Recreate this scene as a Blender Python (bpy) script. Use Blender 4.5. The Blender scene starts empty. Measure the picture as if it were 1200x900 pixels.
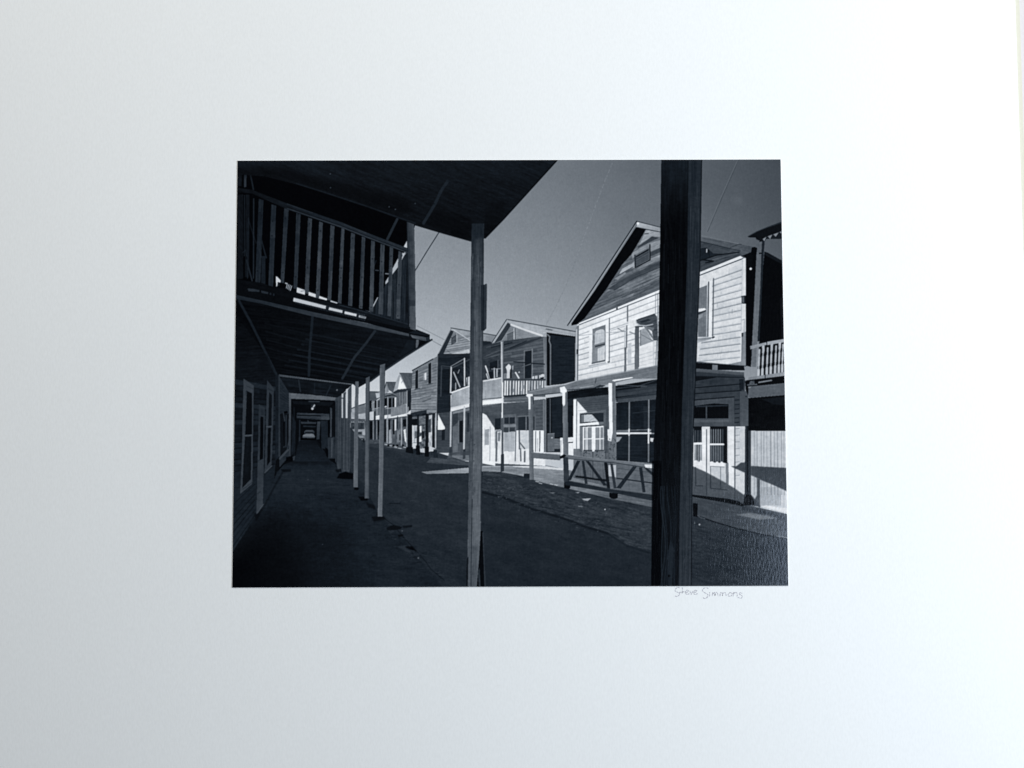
# A matted black-and-white photographic print lying on a table, lit by a window-like lamp from the right.
import bpy, bmesh, math, random
import numpy as np
from mathutils import Vector, Euler

random.seed(7)
rng = np.random.default_rng(7)
scene = bpy.context.scene
col = scene.collection
CALIB = False

# ------------------------------------------------------------------ sizes (metres)
PW, PH = 0.2600, 0.2022            # the print
PAPER = 0.0003                     # paper thickness
CAM_LOC = (0.00022, -0.02255, 0.37235)
CAM_ROT = (0.04384, -0.00198, -0.00298)
FOCAL = 923.92 / 1200.0            # focal length over picture width

# Tracing frame of the picture in the print: traced points are turned into points on the print's own plane.
_R = np.array(Euler(CAM_ROT, 'XYZ').to_matrix())
_C = np.array(CAM_LOC)
def plane_to_trace(X, Y):
    P = np.stack([X - _C[0], Y - _C[1], np.full_like(X, -_C[2])], -1) @ _R
    return 600 + 1200 * FOCAL * P[..., 0] / -P[..., 2], 450 - 1200 * FOCAL * P[..., 1] / -P[..., 2]
def trace_to_plane(px, py, z=0.0):
    d = _R @ np.array([(px - 600) / (1200 * FOCAL), (450 - py) / (1200 * FOCAL), -1.0])
    t = (z - _C[2]) / d[2]
    return _C[0] + d[0] * t, _C[1] + d[1] * t

# ------------------------------------------------------------------ drawing the picture that is printed on the paper
SS = 3
OX, OY, BW, BH = 266, 182, 664, 514
img = np.zeros((BH * SS, BW * SS), np.float32)
lab = np.zeros((BH * SS, BW * SS), np.int16)
elements = []                       # (name, label)
cur = 0
fr = (0.0, 0.0, 1.0)

def F(ox, oy, s=7.5):
    global fr
    fr = (ox, oy, s)
def EL(name, label=None):
    global cur
    for i, e in enumerate(elements):
        if e == (name, label):
            cur = i
            return
    elements.append((name, label))
    cur = len(elements) - 1
def pts(c):
    a = np.array(c, np.float64).reshape(-1, 2)
    return a / fr[2] + np.array([fr[0], fr[1]])
def box(p, pad=0):
    x0 = max(0, int((p[:, 0].min() - pad - OX) * SS)); x1 = min(BW * SS, int((p[:, 0].max() + pad - OX) * SS) + 2)
    y0 = max(0, int((p[:, 1].min() - pad - OY) * SS)); y1 = min(BH * SS, int((p[:, 1].max() + pad - OY) * SS) + 2)
    if x1 <= x0 or y1 <= y0:
        return None
    X = (np.arange(x0, x1) + .5) / SS + OX; Y = (np.arange(y0, y1) + .5) / SS + OY
    X, Y = np.meshgrid(X, Y)
    return (slice(y0, y1), slice(x0, x1)), X, Y
def lattice(u, v, seed):
    iu = np.floor(u).astype(np.int64); iv = np.floor(v).astype(np.int64)
    fu = u - iu; fv = v - iv
    fu = fu * fu * (3 - 2 * fu); fv = fv * fv * (3 - 2 * fv)
    def h(a, b):
        n = (a * 374761393 + b * 668265263 + seed * 1274126177) & 0xFFFFFFFF
        n = ((n ^ (n >> 13)) * 1274126177) & 0xFFFFFFFF
        return ((n ^ (n >> 16)) & 0xFFFF) / 32767.5 - 1
    return (h(iu, iv) * (1 - fu) + h(iu + 1, iv) * fu) * (1 - fv) + (h(iu, iv + 1) * (1 - fu) + h(iu + 1, iv + 1) * fu) * fv
_seed = [1]
def noise(X, Y, ang, ln, wd):
    _seed[0] += 1
    a = math.radians(ang); c, s = math.cos(a), math.sin(a)
    u = X * c + Y * s; v = -X * s + Y * c
    return lattice(u / ln, v / wd, _seed[0]) * .65 + lattice(u / ln * 2.1, v / wd * 2.1, _seed[0] + 500) * .35
def inside(X, Y, p):
    m = np.zeros(X.shape, bool)
    n = len(p)
    for i in range(n):
        xa, ya = p[i]; xb, yb = p[(i + 1) % n]
        if ya == yb:
            continue
        m ^= ((ya > Y) != (yb > Y)) & (X < (xb - xa) * (Y - ya) / (yb - ya) + xa)
    return m
def soften(m, r):
    k = max(1, int(r * SS))
    for _ in range(2):
        for ax in (0, 1):
            c = np.cumsum(np.pad(m, [(k + 1, k) if i == ax else (0, 0) for i in (0, 1)], mode='edge'), axis=ax)
            n = m.shape[ax]
            m = (np.take(c, np.arange(2 * k + 1, 2 * k + 1 + n), ax) - np.take(c, np.arange(0, n), ax)) / (2 * k + 1)
    return m
def put(s, X, Y, m, v, a, tex, mark):
    if isinstance(v, tuple):
        ax, v0, v1 = v[:3]
        if len(v) == 3:
            q = X if ax == 'x' else Y
            sel = q[m > .5]
            lo, hi = (sel.min(), sel.max()) if sel.size else (0, 1)
        else:
            q = X if ax == 'x' else Y
            lo, hi = v[3:]
        val = v0 + (v1 - v0) * np.clip((q - lo) / max(hi - lo, 1e-6), 0, 1)
    else:
        val = np.full(X.shape, float(v))
    if tex:
        for t in (tex if isinstance(tex, list) else [tex]):
            val = val + t[0] * noise(X, Y, *t[1:])
    m = m * a
    img[s] = img[s] * (1 - m) + np.maximum(val, 0) * m
    if mark and a > .6:
        lab[s][m > .5] = cur
def P(v, *c, a=1.0, tex=None, soft=0, mark=True):
    p = pts(c)
    b = box(p, soft * 3)
    if b is None:
        return
    s, X, Y = b
    m = inside(X, Y, p).astype(np.float32)
    if soft:
        m = soften(m, soft)
    put(s, X, Y, m, v, a, tex, mark)
def L(v, w, *c, a=1.0, mark=False):
    p = pts(c)
    b = box(p, w + 1)
    if b is None:
        return
    s, X, Y = b
    d = np.full(X.shape, 1e9)
    for (xa, ya), (xb, yb) in zip(p[:-1], p[1:]):
        dx, dy = xb - xa, yb - ya
        t = np.clip(((X - xa) * dx + (Y - ya) * dy) / max(dx * dx + dy * dy, 1e-9), 0, 1)
        d = np.minimum(d, np.hypot(X - xa - t * dx, Y - ya - t * dy))
    k = min(1.0, w / .7)
    m = np.clip((max(w, .7) / 2 - d) / .5 + .5, 0, 1) * k
    put(s, X, Y, m, v, a, None, mark)
def DOT(v, r, x, y, a=1.0):
    L(v, 2 * r, x, y, x + .01, y, a=a)
def ROWS(v, w, n, a0, a1, al=.8, jit=.25, skip=0):
    for i in range(n):
        t = (i + 1) / n
        q = [a0[k] + (a1[k] - a0[k]) * t for k in range(4)]
        f = al * (1 + random.uniform(-jit, jit))
        if random.random() < skip:
            continue
        L(v, w * random.uniform(.8, 1.2), *q, a=min(1, f))

def BOARDS(n, a0, a1, amt=.10, pieces=1, dark=20, light=250, line=None):
    # a run of lapped boards: every board (or piece of board) a little lighter or darker, with a soft shade under each lap
    for i in range(n):
        q = [[a0[k] + (a1[k] - a0[k]) * t for k in range(4)] for t in (i / n, (i + 1) / n)]
        cuts = sorted([0, 1] + [random.uniform(.1, .9) for _ in range(random.randint(0, pieces))])
        for u, w_ in zip(cuts[:-1], cuts[1:]):
            c = []
            for (x0, y0, x1, y1), o in ((q[0], (u, w_)), (q[1], (w_, u))):
                for t in o: c += [x0 + (x1 - x0) * t, y0 + (y1 - y0) * t]
            k = random.uniform(-1, 1)
            P(light if k > 0 else dark, *c, a=abs(k) * amt, mark=False)
        x0, y0, x1, y1 = q[1]
        if line:
            h = (q[1][1] - q[0][1]) * .22
            P(line, x0, y0 - h, x1, y1 - h, x1, y1, x0, y0, a=.22, mark=False)
            for _ in range(3):
                t = random.uniform(0, .9); d = random.uniform(.03, .12)
                L(line * .7, .8, x0 + (x1 - x0) * t, y0 + (y1 - y0) * t, x0 + (x1 - x0) * (t + d), y0 + (y1 - y0) * (t + d), a=.22)

# ---- sky
def draw_sky():
    EL('printed_sky', 'grey evening sky in the picture, darkest at its upper right')
    S = np.array([(440, 430, 196), (400, 470, 208), (500, 380, 167), (500, 300, 148), (490, 270, 140), (560, 350, 163), (600, 280, 133), (640, 360, 150), (700, 200, 111),
                  (760, 250, 111), (650, 195, 118), (830, 230, 89), (900, 200, 75), (850, 285, 94), (660, 250, 120), (905, 275, 90), (720, 300, 125), (575, 370, 168)], float)
    def basis(x, y):
        x = (x - 600) / 300; y = (y - 300) / 150
        return np.stack([np.ones_like(x), x, y, x * x, x * y, y * y], -1)
    k = np.linalg.lstsq(basis(S[:, 0], S[:, 1]), S[:, 2], rcond=None)[0]
    X = (np.arange(BW * SS) + .5) / SS + OX; Y = (np.arange(BH * SS) + .5) / SS + OY
    X, Y = np.meshgrid(X, Y)
    img[:] = np.clip(basis(X, np.minimum(Y, 470)) @ k, 60, 212) + noise(X, Y, 20, 60, 40) * 2.2
    lab[:] = cur
    F(0, 0, 1)
    # overhead wires
    EL('overhead_wire', 'dark wire beside the balcony corner')
    L(38, 1.0, 514.9, 271.5, 500, 295, 486.3, 317.5, mark=True)
    EL('overhead_wire', 'pale beaded wire crossing the open sky')
    path = [(718, 190), (708, 214), (698, 241), (686, 273), (680.5, 288), (670, 318), (664, 333), (651, 360), (640, 380)]
    L(112, .8, *[c for q in path for c in q], a=.35, mark=False)
    for (xa, ya), (xb, yb) in zip(path[:-1], path[1:]):
        n = max(2, int(math.hypot(xb - xa, yb - ya) / 3.6))
        for i in range(n):
            t = (i + random.uniform(.2, .8)) / n
            x = xa + (xb - xa) * t; y = ya + (yb - ya) * t
            lift = 30 if y < 300 else 14
            L(img[int((y - OY) * SS), int((x - OX) * SS)] + lift, .9, x, y, x - .5, y + 1.5, a=.55, mark=True)
            L(img[int((y - OY) * SS), int((x - OX) * SS)] - 16, .6, x - .8, y + 2.2, x - 1.2, y + 3.2, a=.6)
    EL('overhead_wire', 'thin wire over the big house roof')
    L(118, .8, 864.2, 188, 846, 229, 828.2, 271, a=.55, mark=True)
    L(62, .8, 865.2, 188.4, 847, 229.4, 829.2, 271.4, a=.75, mark=True)
    EL('overhead_wire', 'faint pair of wires under the balcony corner')
    L(112, .8, 489, 382, 520.7, 398, a=.6, mark=True)
    L(108, .8, 504.7, 398, 517, 405, a=.7, mark=True)
    P(104, 858, 231, 868, 230, 872, 235, 866, 241, 859, 237, a=.35, soft=2.5, mark=False)

# ---- far row of houses on the other side, seen between the posts
def draw_far_row():
    EL('printed_road', None)
    F(0, 0, 1)
    P(45, 400, 505, 480, 520, 560, 545, 560, 690, 400, 690)
    F(380, 440, 10)
    EL('printed_house', 'farthest pale house with a balcony, partly hidden by the van')
    P(150, 320, 380, 360, 365, 400, 345, 480, 325, 490, 480, 320, 500, tex=(14, 0, 3, 2))
    P(105, 400, 355, 480, 330, 485, 450, 400, 450, tex=(12, 0, 3, 2))
    L(45, .9, 325, 385, 360, 370); L(45, .9, 395, 357, 480, 330)
    P(170, 400, 455, 480, 440, 480, 505, 400, 525); P(70, 300, 505, 480, 510, 490, 650, 300, 650, tex=(25, 90, 2, 1.5))
    for x in (320, 345, 405, 428, 460): L(165, .7, x, 540, x, 640)
    P(22, 430, 555, 450, 555, 450, 625, 430, 625); P(22, 395, 560, 418, 560, 418, 625, 395, 625)
    EL('printed_house', 'far house with a small white gable and long upper porch')
    P(78, 525, 190, 600, 188, 655, 205, 655, 260, 530, 345, tex=(10, 60, 4, 1))
    L(50, .8, 525, 188, 650, 192)
    P(185, 600, 207, 655, 205, 655, 255, 612, 268)
    P(95, 525, 350, 660, 270, 660, 480, 525, 480)
    for x0, x1 in ((530, 552), (590, 610), (632, 655)): P(14, x0, 300, x1, 290, x1, 380, x0, 390)
    for x in (565, 580, 618): L(150, .9, x, 300, x, 500)
    L(150, .9, 527, 405, 655, 375); P(35, 527, 385, 560, 380, 560, 420, 527, 425)
    P(195, 527, 430, 580, 420, 580, 505, 527, 525); P(45, 580, 420, 605, 420, 605, 520, 580, 520)
    P(225, 605, 475, 655, 462, 655, 510, 605, 518)
    P(42, 525, 525, 660, 515, 660, 770, 525, 760, tex=(22, 90, 5, 1))
    P(10, 535, 540, 565, 540, 565, 740, 535, 740); P(12, 625, 530, 650, 530, 650, 700, 625, 700)
    for x in (575, 615): L(150, .9, x, 530, x, 760)
    P(60, 525, 755, 660, 750, 660, 800, 525, 800, tex=(25, 0, 4, 1))
    EL('printed_house', 'far house with a dark steep roof beside the white gable')
    P(74, 730, 78, 840, 80, 805, 205, 752, 165, tex=(12, 65, 6, 1)); L(45, .8, 728, 78, 842, 80)
    P(150, 710, 140, 728, 85, 762, 190, 712, 215); L(28, .9, 728, 82, 708, 150); L(110, .7, 735, 110, 740, 190)
    P(88, 700, 210, 880, 195, 900, 420, 700, 470)
    P(30, 715, 235, 800, 215, 860, 238, 860, 248, 800, 235, 715, 250); L(125, .8, 715, 232, 800, 212, 850, 236)
    for x0, x1 in ((707, 738), (755, 788), (800, 822)): P(10, x0, 268, x1, 262, x1, 372, x0, 388)
    P(205, 825, 258, 842, 256, 842, 372, 825, 376); L(160, 1.0, 745, 258, 745, 500); L(150, .8, 703, 390, 840, 372)
    P(190, 703, 360, 735, 355, 735, 372, 703, 378)
    for x in range(706, 780, 14): L(30, .6, x, 395, x, 460, a=.7)
    P(122, 780, 390, 960, 335, 960, 445, 780, 495, tex=(14, 90, 6, .7))
    P(225, 695, 470, 730, 462, 730, 500, 695, 506); P(232, 780, 485, 955, 448, 955, 470, 780, 508)
    P(80, 690, 510, 970, 475, 975, 850, 690, 800, tex=[(30, 90, 6, 1.2), (14, 0, 3, 3)])
    for x0, x1 in ((705, 725), (752, 775), (802, 822)): P(14, x0, 520, x1, 515, x1, 690, x0, 690)
    P(16, 918, 520, 965, 510, 965, 600, 925, 600); P(205, 823, 515, 842, 510, 842, 640, 823, 650); P(150, 758, 640, 785, 630, 790, 790, 755, 800)
    P(120, 855, 650, 890, 630, 890, 780, 850, 790); P(242, 930, 640, 952, 625, 962, 790, 945, 770)
    for x in (738, 905, 970): L(158, 1.4, x, 500, x, 830)
    L(25, .9, 860, 480, 858, 620); P(12, 705, 690, 725, 690, 725, 780, 705, 780); P(20, 880, 690, 895, 690, 895, 760, 880, 760)
    P(70, 690, 790, 960, 830, 960, 870, 690, 840, tex=(45, 0, 4, .8))
    for x, y in ((710, 805), (760, 820), (820, 835), (870, 850), (930, 840)): L(190, .9, x, y, x + 30, y + 6)
    for x in (740, 800, 845, 910): P(10, x, 805, x + 25, 810, x + 25, 835, x, 832)
    EL('printed_house', 'far house with a bright white gable above its porch')
    P(80, 885, -25, 1040, -25, 1030, 155, 965, 155, tex=(12, 65, 6, 1)); L(50, .8, 885, -27, 1035, -25)
    P(160, 885, -25, 900, 0, 965, 152, 850, 165, 808, 195, 845, 60); P(242, 890, 15, 958, 150, 862, 162)
    L(150, .7, 905, 90, 918, 60)
    P(38, 808, 195, 860, 165, 1020, 150, 1020, 180, 815, 212); P(88, 850, 205, 965, 185, 965, 330, 850, 370, tex=(22, 90, 3, 1))
    for x in (885, 915, 945): L(140, .7, x, 200, x, 340)
    L(100, .7, 855, 240, 1000, 255); P(26, 975, 185, 1020, 175, 1020, 400, 975, 430)
    L(150, 1.0, 970, 180, 970, 440); P(135, 968, 370, 990, 365, 990, 430, 968, 440)
    # cars
    EL('printed_car', 'pale van parked at the far end of the street')
    P(125, 300, 560, 330, 545, 475, 548, 480, 640, 480, 760, 300, 760); P(50, 315, 555, 470, 555, 470, 630, 315, 630, tex=(30, 90, 3, 1.5))
    P(150, 300, 640, 475, 630, 480, 655, 300, 660); P(42, 305, 662, 360, 660, 360, 695, 308, 698); P(45, 395, 662, 440, 660, 442, 692, 395, 695)
    P(165, 445, 650, 478, 660, 480, 720, 455, 720); P(105, 300, 700, 480, 700, 480, 735, 300, 735); P(150, 300, 712, 460, 712, 460, 722, 300, 722)
    P(22, 298, 735, 475, 738, 470, 795, 300, 790); L(120, .9, 320, 750, 450, 752)
    P(40, 290, 795, 520, 800, 520, 900, 290, 900)

# ---- grey false-front house, gable behind it and the porch house next to it
def draw_mid_row():
    F(430, 300, 7.5)
    EL('printed_house', 'grey gabled house with a vent, seen over the false front')
    P(('x', 165, 135), 740, 633, 1130, 700, 1095, 755, 900, 742, 770, 650, tex=(8, 8, 14, 1))
    P(('y', 120, 165), 757, 655, 905, 742, 905, 900, 640, 880, tex=[(14, -24, 16, 1.0), (10, -24, 5, .8)])
    BOARDS(8, (740, 720, 905, 690), (650, 890, 905, 850), .25, 1, 60, 215, 80)
    ROWS(95, .7, 8, (740, 720, 905, 690), (650, 890, 905, 850), al=.6)
    P(36, 735, 650, 762, 662, 660, 890, 615, 890); L(120, .8, 740, 640, 618, 880); L(55, .9, 738, 632, 1130, 698)
    L(190, 1.0, 765, 652, 905, 742)
    P(70, 745, 715, 787, 690, 787, 755, 748, 782, tex=(25, -20, 3, .8)); L(185, .8, 790, 680, 790, 760); L(45, .8, 745, 715, 745, 780)
    P(185, 660, 875, 900, 820, 905, 850, 800, 862)
    P(30, 1010, 745, 1090, 752, 1100, 775, 1010, 830)
    P(30, 640, 880, 910, 855, 910, 1000, 610, 1000, tex=(8, 0, 10, 1))
    L(80, .7, 690, 815, 740, 860, a=.6)
    F(430, 420, 7.5)
    EL('printed_house', 'weathered false-front building of bare grey boards')
    P(('y', 118, 138), 400, 105, 580, 3, 620, -18, 610, 480, 385, 480, tex=[(14, -4, 16, 1.2), (12, -4, 6, .7), (7, 0, 30, 6)])
    BOARDS(17, (400, 118, 612, 25), (386, 470, 610, 478), .2, 2, 50, 200, 60)
    ROWS(88, .7, 17, (400, 118, 612, 25), (386, 470, 610, 478), al=.5, jit=.6)
    for _ in range(26):
        x = random.uniform(400, 540); y = random.uniform(190, 450); n = random.uniform(20, 90)
        L(random.choice((80, 90, 165, 170)), .8, x, y, min(x + n, 605), y - n * .08, a=.45)
    L(40, 1.2, 400, 106, 580, 5)
    P(24, 427, 112, 450, 100, 450, 262, 425, 268); P(22, 541, 48, 566, 36, 565, 218, 540, 224); L(160, .7, 453, 100, 453, 268, a=.7); L(165, .7, 569, 36, 568, 220, a=.7)
    L(70, 1, 420, 275, 462, 262); L(70, 1, 532, 232, 572, 222)
    P(222, 505, 132, 522, 124, 522, 188, 507, 190); P(150, 495, 140, 505, 134, 505, 190, 495, 192)
    L(70, 1.2, 490, 380, 560, 355, a=.8); L(75, 1.0, 470, 352, 560, 330, a=.7)
    P(36, 383, 482, 450, 465, 525, 453, 525, 484, 388, 498)
    P(28, 622, -40, 900, -40, 900, 60, 735, 80, 735, 480, 612, 482, tex=[(8, 0, 20, 1.1), (5, 0, 6, .7)])
    L(120, .8, 622, -20, 612, 480, a=.8)
    L(66, .9, 648, 335, 655, 65, 735, 75); L(58, .7, 735, 90, 662, 82, 655, 330); P(20, 660, 100, 725, 95, 725, 320, 655, 330, a=.7, tex=(7, 0, 12, 1))
    # its shop front
    P(34, 355, 490, 615, 478, 615, 850, 355, 850, tex=(18, 90, 4, 2))
    P(95, 398, 515, 520, 500, 515, 585, 398, 590, tex=(40, 0, 2, 1.2)); P(14, 365, 535, 440, 530, 445, 588, 365, 590)
    P(190, 400, 592, 442, 588, 442, 738, 400, 742, tex=(40, 90, 3, 2)); P(90, 420, 640, 442, 640, 442, 700, 420, 705); L(235, 1, 402, 590, 402, 740)
    P(90, 458, 590, 515, 588, 515, 790, 458, 790, tex=(80, 90, 3, 1.3)); P(225, 465, 595, 480, 592, 480, 650, 465, 650); P(215, 460, 690, 478, 680, 482, 730, 460, 735)
    P(18, 485, 640, 500, 640, 505, 700, 485, 700); P(180, 545, 500, 572, 495, 572, 800, 540, 820, tex=(55, 90, 4, 1.4)); P(25, 572, 540, 598, 535, 598, 790, 572, 790)
    P(60, 540, 540, 562, 530, 562, 650, 540, 650); P(205, 395, 745, 445, 740, 440, 790, 398, 795); P(190, 465, 792, 515, 790, 512, 830, 470, 825); P(200, 550, 770, 600, 790, 590, 815, 545, 820)
    P(15, 366, 500, 398, 495, 398, 835, 362, 835); P(22, 440, 492, 457, 490, 458, 800, 438, 800); P(16, 516, 488, 536, 486, 536, 800, 513, 800)
    P(175, 599, 480, 612, 478, 610, 790, 597, 795)
    EL('printed_barrel', 'dark tub under a far shop-front post')
    for q in ((345, 780, 405, 780, 408, 838, 340, 826), (430, 766, 465, 764, 468, 850, 432, 846), (508, 778, 546, 776, 545, 866, 508, 866)): P(11, *q)
    P(30, 585, 800, 622, 796, 626, 885, 586, 888, tex=(14, 90, 3, 2)); L(110, 1, 598, 800, 612, 797)

def draw_porch_house():
    F(430, 420, 7.5)
    EL('printed_house', 'two-storey house with a striped balcony panel behind the pale post')
    P(30, 735, 70, 860, 0, 1000, -20, 1000, 320, 735, 320, tex=(14, 30, 6, 2))
    P(70, 900, 20, 1000, 0, 1000, 160, 900, 160, a=.4)
    L(140, .9, 735, 72, 850, 5); L(90, 1.6, 745, 85, 900, 10, a=.6)
    L(180, 1.4, 762, 122, 818, 252); L(170, .8, 800, 130, 812, 100); P(150, 775, 215, 785, 210, 785, 275, 775, 278); P(205, 872, 170, 905, 158, 910, 235, 880, 240); L(30, .8, 885, 170, 885, 235)
    P(58, 615, 482, 740, 470, 740, 830, 615, 830, tex=(10, 0, 9, 1.2)); P(240, 625, 488, 686, 608, 686, 626, 622, 628)
    P(24, 657, 628, 686, 622, 686, 716, 658, 720)
    P(('x', 150, 178), 745, 302, 908, 240, 910, 392, 735, 432, tex=[(10, 90, 20, .9), (6, 90, 5, 4)])
    L(228, 1.6, 745, 300, 908, 240); P(228, 735, 446, 908, 397, 908, 418, 735, 466)
    P(72, 740, 468, 912, 425, 912, 850, 735, 850, tex=[(10, 0, 6, 1.2), (8, 90, 20, 2)])
    P(130, 755, 470, 912, 432, 912, 455, 755, 490); P(20, 812, 550, 846, 545, 846, 736, 812, 738); P(38, 880, 480, 908, 475, 908, 640, 880, 645)
    P(40, 755, 490, 800, 478, 800, 560, 755, 600, a=.7); L(120, .8, 805, 545, 805, 745); P(100, 755, 600, 800, 590, 800, 820, 755, 830, tex=(14, 90, 10, 1))
    L(198, 1.6, 741, 80, 735, 300); L(188, 1.8, 739, 465, 734, 790); L(205, 1.5, 857, 0, 858, 240); L(195, 2.0, 857, 425, 855, 620, 852, 820)
    P(50, 725, 780, 748, 775, 748, 895, 722, 900); P(40, 845, 800, 866, 796, 866, 880, 842, 890)
    P(45, 882, 590, 905, 580, 905, 640, 885, 650)
    P(70, 720, 830, 912, 815, 912, 900, 700, 900, a=.7, tex=(30, 0, 8, 1))
    # right part, behind and right of the pale post
    F(570, 360, 10)
    EL('printed_house', 'gabled porch house with a picket balcony and dark side wall')
    P(('x', 180, 158), 240, 145, 1050, 285, 1045, 342, 660, 300, 640, 330, 290, 200, tex=(7, 10, 20, .8))
    L(58, 1.0, 240, 143, 1050, 287); L(60, .9, 700, 255, 770, 268); L(200, .9, 670, 300, 1045, 345); L(120, .8, 690, 262, 1040, 322, a=.5)
    P(('x', 120, 152), 290, 205, 640, 335, 640, 345, 180, 400, tex=[(12, -12, 8, 1), (8, 0, 3, 2)])
    P(48, 250, 180, 292, 205, 178, 390, 90, 420); L(170, 1.6, 242, 150, 75, 412); L(48, .9, 236, 146, 60, 420)
    L(215, 2.2, 290, 205, 450, 265, 650, 332); P(95, 243, 322, 320, 285, 320, 378, 243, 388, tex=(14, -20, 5, 1)); L(205, 1.3, 326, 250, 326, 375); L(60, .9, 334, 250, 336, 370); L(70, .8, 243, 322, 318, 288)
    P(26, 715, 305, 1042, 345, 1040, 800, 1035, 865, 900, 900, 700, 920, tex=[(6, 0, 14, 1.2), (4, 0, 4, .7)])
    P(8, 700, 295, 1042, 342, 1042, 358, 715, 322)
    P(78, -80, 470, 200, 400, 640, 345, 705, 350, 700, 920, -80, 920, tex=[(9, -6, 12, 1.2)])
    BOARDS(10, (200, 480, 670, 395), (200, 800, 680, 770), .22, 2, 30, 150, 40)
    ROWS(52, .7, 10, (200, 480, 670, 395), (200, 800, 680, 770), al=.5)
    P(44, -80, 460, 60, 425, 190, 395, 640, 342, 655, 362, 420, 450, -80, 620, a=.85, tex=(10, -24, 14, 1.2), soft=.4)
    for k in range(5): L(84, 1.0, -60 + k * 60, 600 - k * 34, 240 + k * 90, 470 - k * 28, a=.5)
    L(88, 1.0, 0, 470, 640, 345, a=.6); L(30, 1.5, 60, 470, 300, 415); L(30, 1.3, 280, 480, 470, 395, a=.8)
    P(46, -80, 620, 160, 560, 170, 850, -80, 850, tex=(14, 0, 3, 2)); P(22, 40, 650, 130, 620, 130, 730, 40, 740); L(95, .7, 135, 620, 135, 760)
    P(25, 452, 520, 530, 505, 528, 830, 450, 835); L(125, 1.2, 538, 490, 536, 830); L(115, 1.0, 444, 510, 444, 830); L(112, .9, 445, 512, 535, 498)
    P(('y', 100, 135), 672, 352, 706, 345, 706, 920, 680, 920); P(12, 706, 310, 738, 320, 740, 920, 710, 920); L(130, .8, 672, 360, 680, 900)
    L(24, 1.2, 320, 640, 680, 668); L(110, .8, 420, 700, 520, 665)
    L(130, 1.2, 715, 320, 742, 345, 735, 395, 752, 440); L(118, 1.3, 752, 440, 750, 905); DOT(150, .8, 690, 308)
    L(215, 1.5, -10, 690, 45, 845); L(190, 1.3, 92, 715, 95, 830); L(205, 1.2, 124, 725, 124, 815); L(165, .8, 60, 725, 170, 720); P(22, 20, 760, 75, 750, 78, 830, 40, 840); L(210, 1.2, 0, 780, 20, 840)
    P(218, 225, 700, 262, 662, 288, 690, 285, 735, 240, 740); P(210, 240, 740, 276, 735, 272, 835, 236, 835); P(24, 278, 735, 298, 700, 298, 830, 278, 832); P(150, 300, 690, 318, 680, 318, 735, 300, 735)
    L(228, 1.6, 342, 765, 380, 830); DOT(200, .9, 384, 762); P(195, 535, 812, 600, 800, 600, 838, 535, 842, tex=(40, 90, 3, 1)); L(90, .8, 565, 800, 565, 838); P(205, 618, 800, 640, 790, 660, 782, 680, 786, 682, 838, 620, 838, tex=(30, 60, 2, 1)); P(20, 630, 825, 672, 818, 672, 838, 632, 840)
    P(130, 205, 780, 235, 770, 235, 838, 205, 838, a=.8)
    # picket balcony
    P(92, 198, 840, 690, 840, 690, 1050, 198, 1050, tex=(34, 90, 6, 1.2)); L(52, 1.3, 198, 848, 690, 848)
    F(570, 450, 10)
    x = 222
    while x < 480:
        L(238, 1.7, x, -30, x - 3, 128 - (x - 222) * .02, a=random.uniform(.75, 1)); L(40, .9, x + 14, -30, x + 12, 125, a=.8); x += random.choice((30, 34, 26, 38))
    while x < 690:
        L(225, 1.6, x, -30, x - 2, 75 - (x - 480) * .2, a=random.uniform(.6, 1)); x += random.choice((28, 33, 36))
    for q in ((300, 60), (420, 20), (610, 20), (380, 90)): P(random.choice((120, 60)), q[0], q[1], q[0] + 32, q[1] - 10, q[0] + 34, q[1] + 35, q[0], q[1] + 36, a=.7)
    P(40, 200, 135, 470, 118, 480, 145, 210, 160)
    # solid balcony panel
    F(430, 420, 7.5)
    P(('y', 150, 165), 1015, 202, 1188, 168, 1190, 345, 1015, 356, tex=[(12, 90, 16, .9), (7, 90, 4, 4)]); L(215, 1.6, 1018, 200, 1188, 170)
    L(40, 1.0, 1015, 360, 1190, 345, a=.75); P(238, 1012, 378, 1190, 352, 1190, 390, 1012, 408); P(115, 1012, 410, 1190, 392, 1190, 420, 1012, 438)
    F(570, 450, 10)
    P(95, 200, 160, 480, 140, 500, 205, 205, 215, tex=(14, 4, 14, .9)); L(140, .9, 210, 185, 490, 165, a=.6)
    # lower storey
    P(74, -50, 265, 190, 225, 500, 205, 690, 180, 690, 960, -50, 960, tex=[(8, -3, 12, 1.1), (6, 0, 3, 2)])
    ROWS(56, .7, 8, (200, 240, 490, 225), (200, 370, 490, 350), al=.4)
    P(235, -45, 340, 0, 365, 98, 520, 105, 960, -45, 930, tex=(8, 0, 4, 2)); P(160, -20, 535, 32, 525, 30, 712, -20, 715, tex=(12, 90, 3, 2)); L(160, .8, 45, 500, 40, 900); L(180, .8, -20, 520, -20, 720)
    P(228, 105, 545, 690, 545, 690, 960, 105, 930, tex=(10, 90, 6, 2))
    P(30, 100, 405, 168, 400, 168, 535, 100, 535, tex=(6, 0, 4, 2)); P(140, 100, 535, 168, 530, 168, 560, 130, 562); P(130, 135, 570, 168, 565, 160, 670, 132, 670)
    P(95, 195, 360, 350, 350, 350, 560, 195, 560); P(34, 210, 395, 263, 390, 263, 466, 210, 468); P(34, 270, 392, 333, 388, 335, 464, 270, 466); P(125, 195, 478, 345, 474, 345, 502, 195, 505)
    P(55, 203, 512, 258, 510, 258, 565, 203, 568); P(55, 272, 510, 332, 508, 332, 555, 272, 560); P(172, 206, 568, 256, 565, 256, 786, 206, 790, tex=(12, 90, 6, 1.5)); P(176, 272, 560, 330, 555, 330, 790, 272, 794, tex=(12, 90, 6, 1.5)); L(120, .8, 265, 505, 265, 790)
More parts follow.
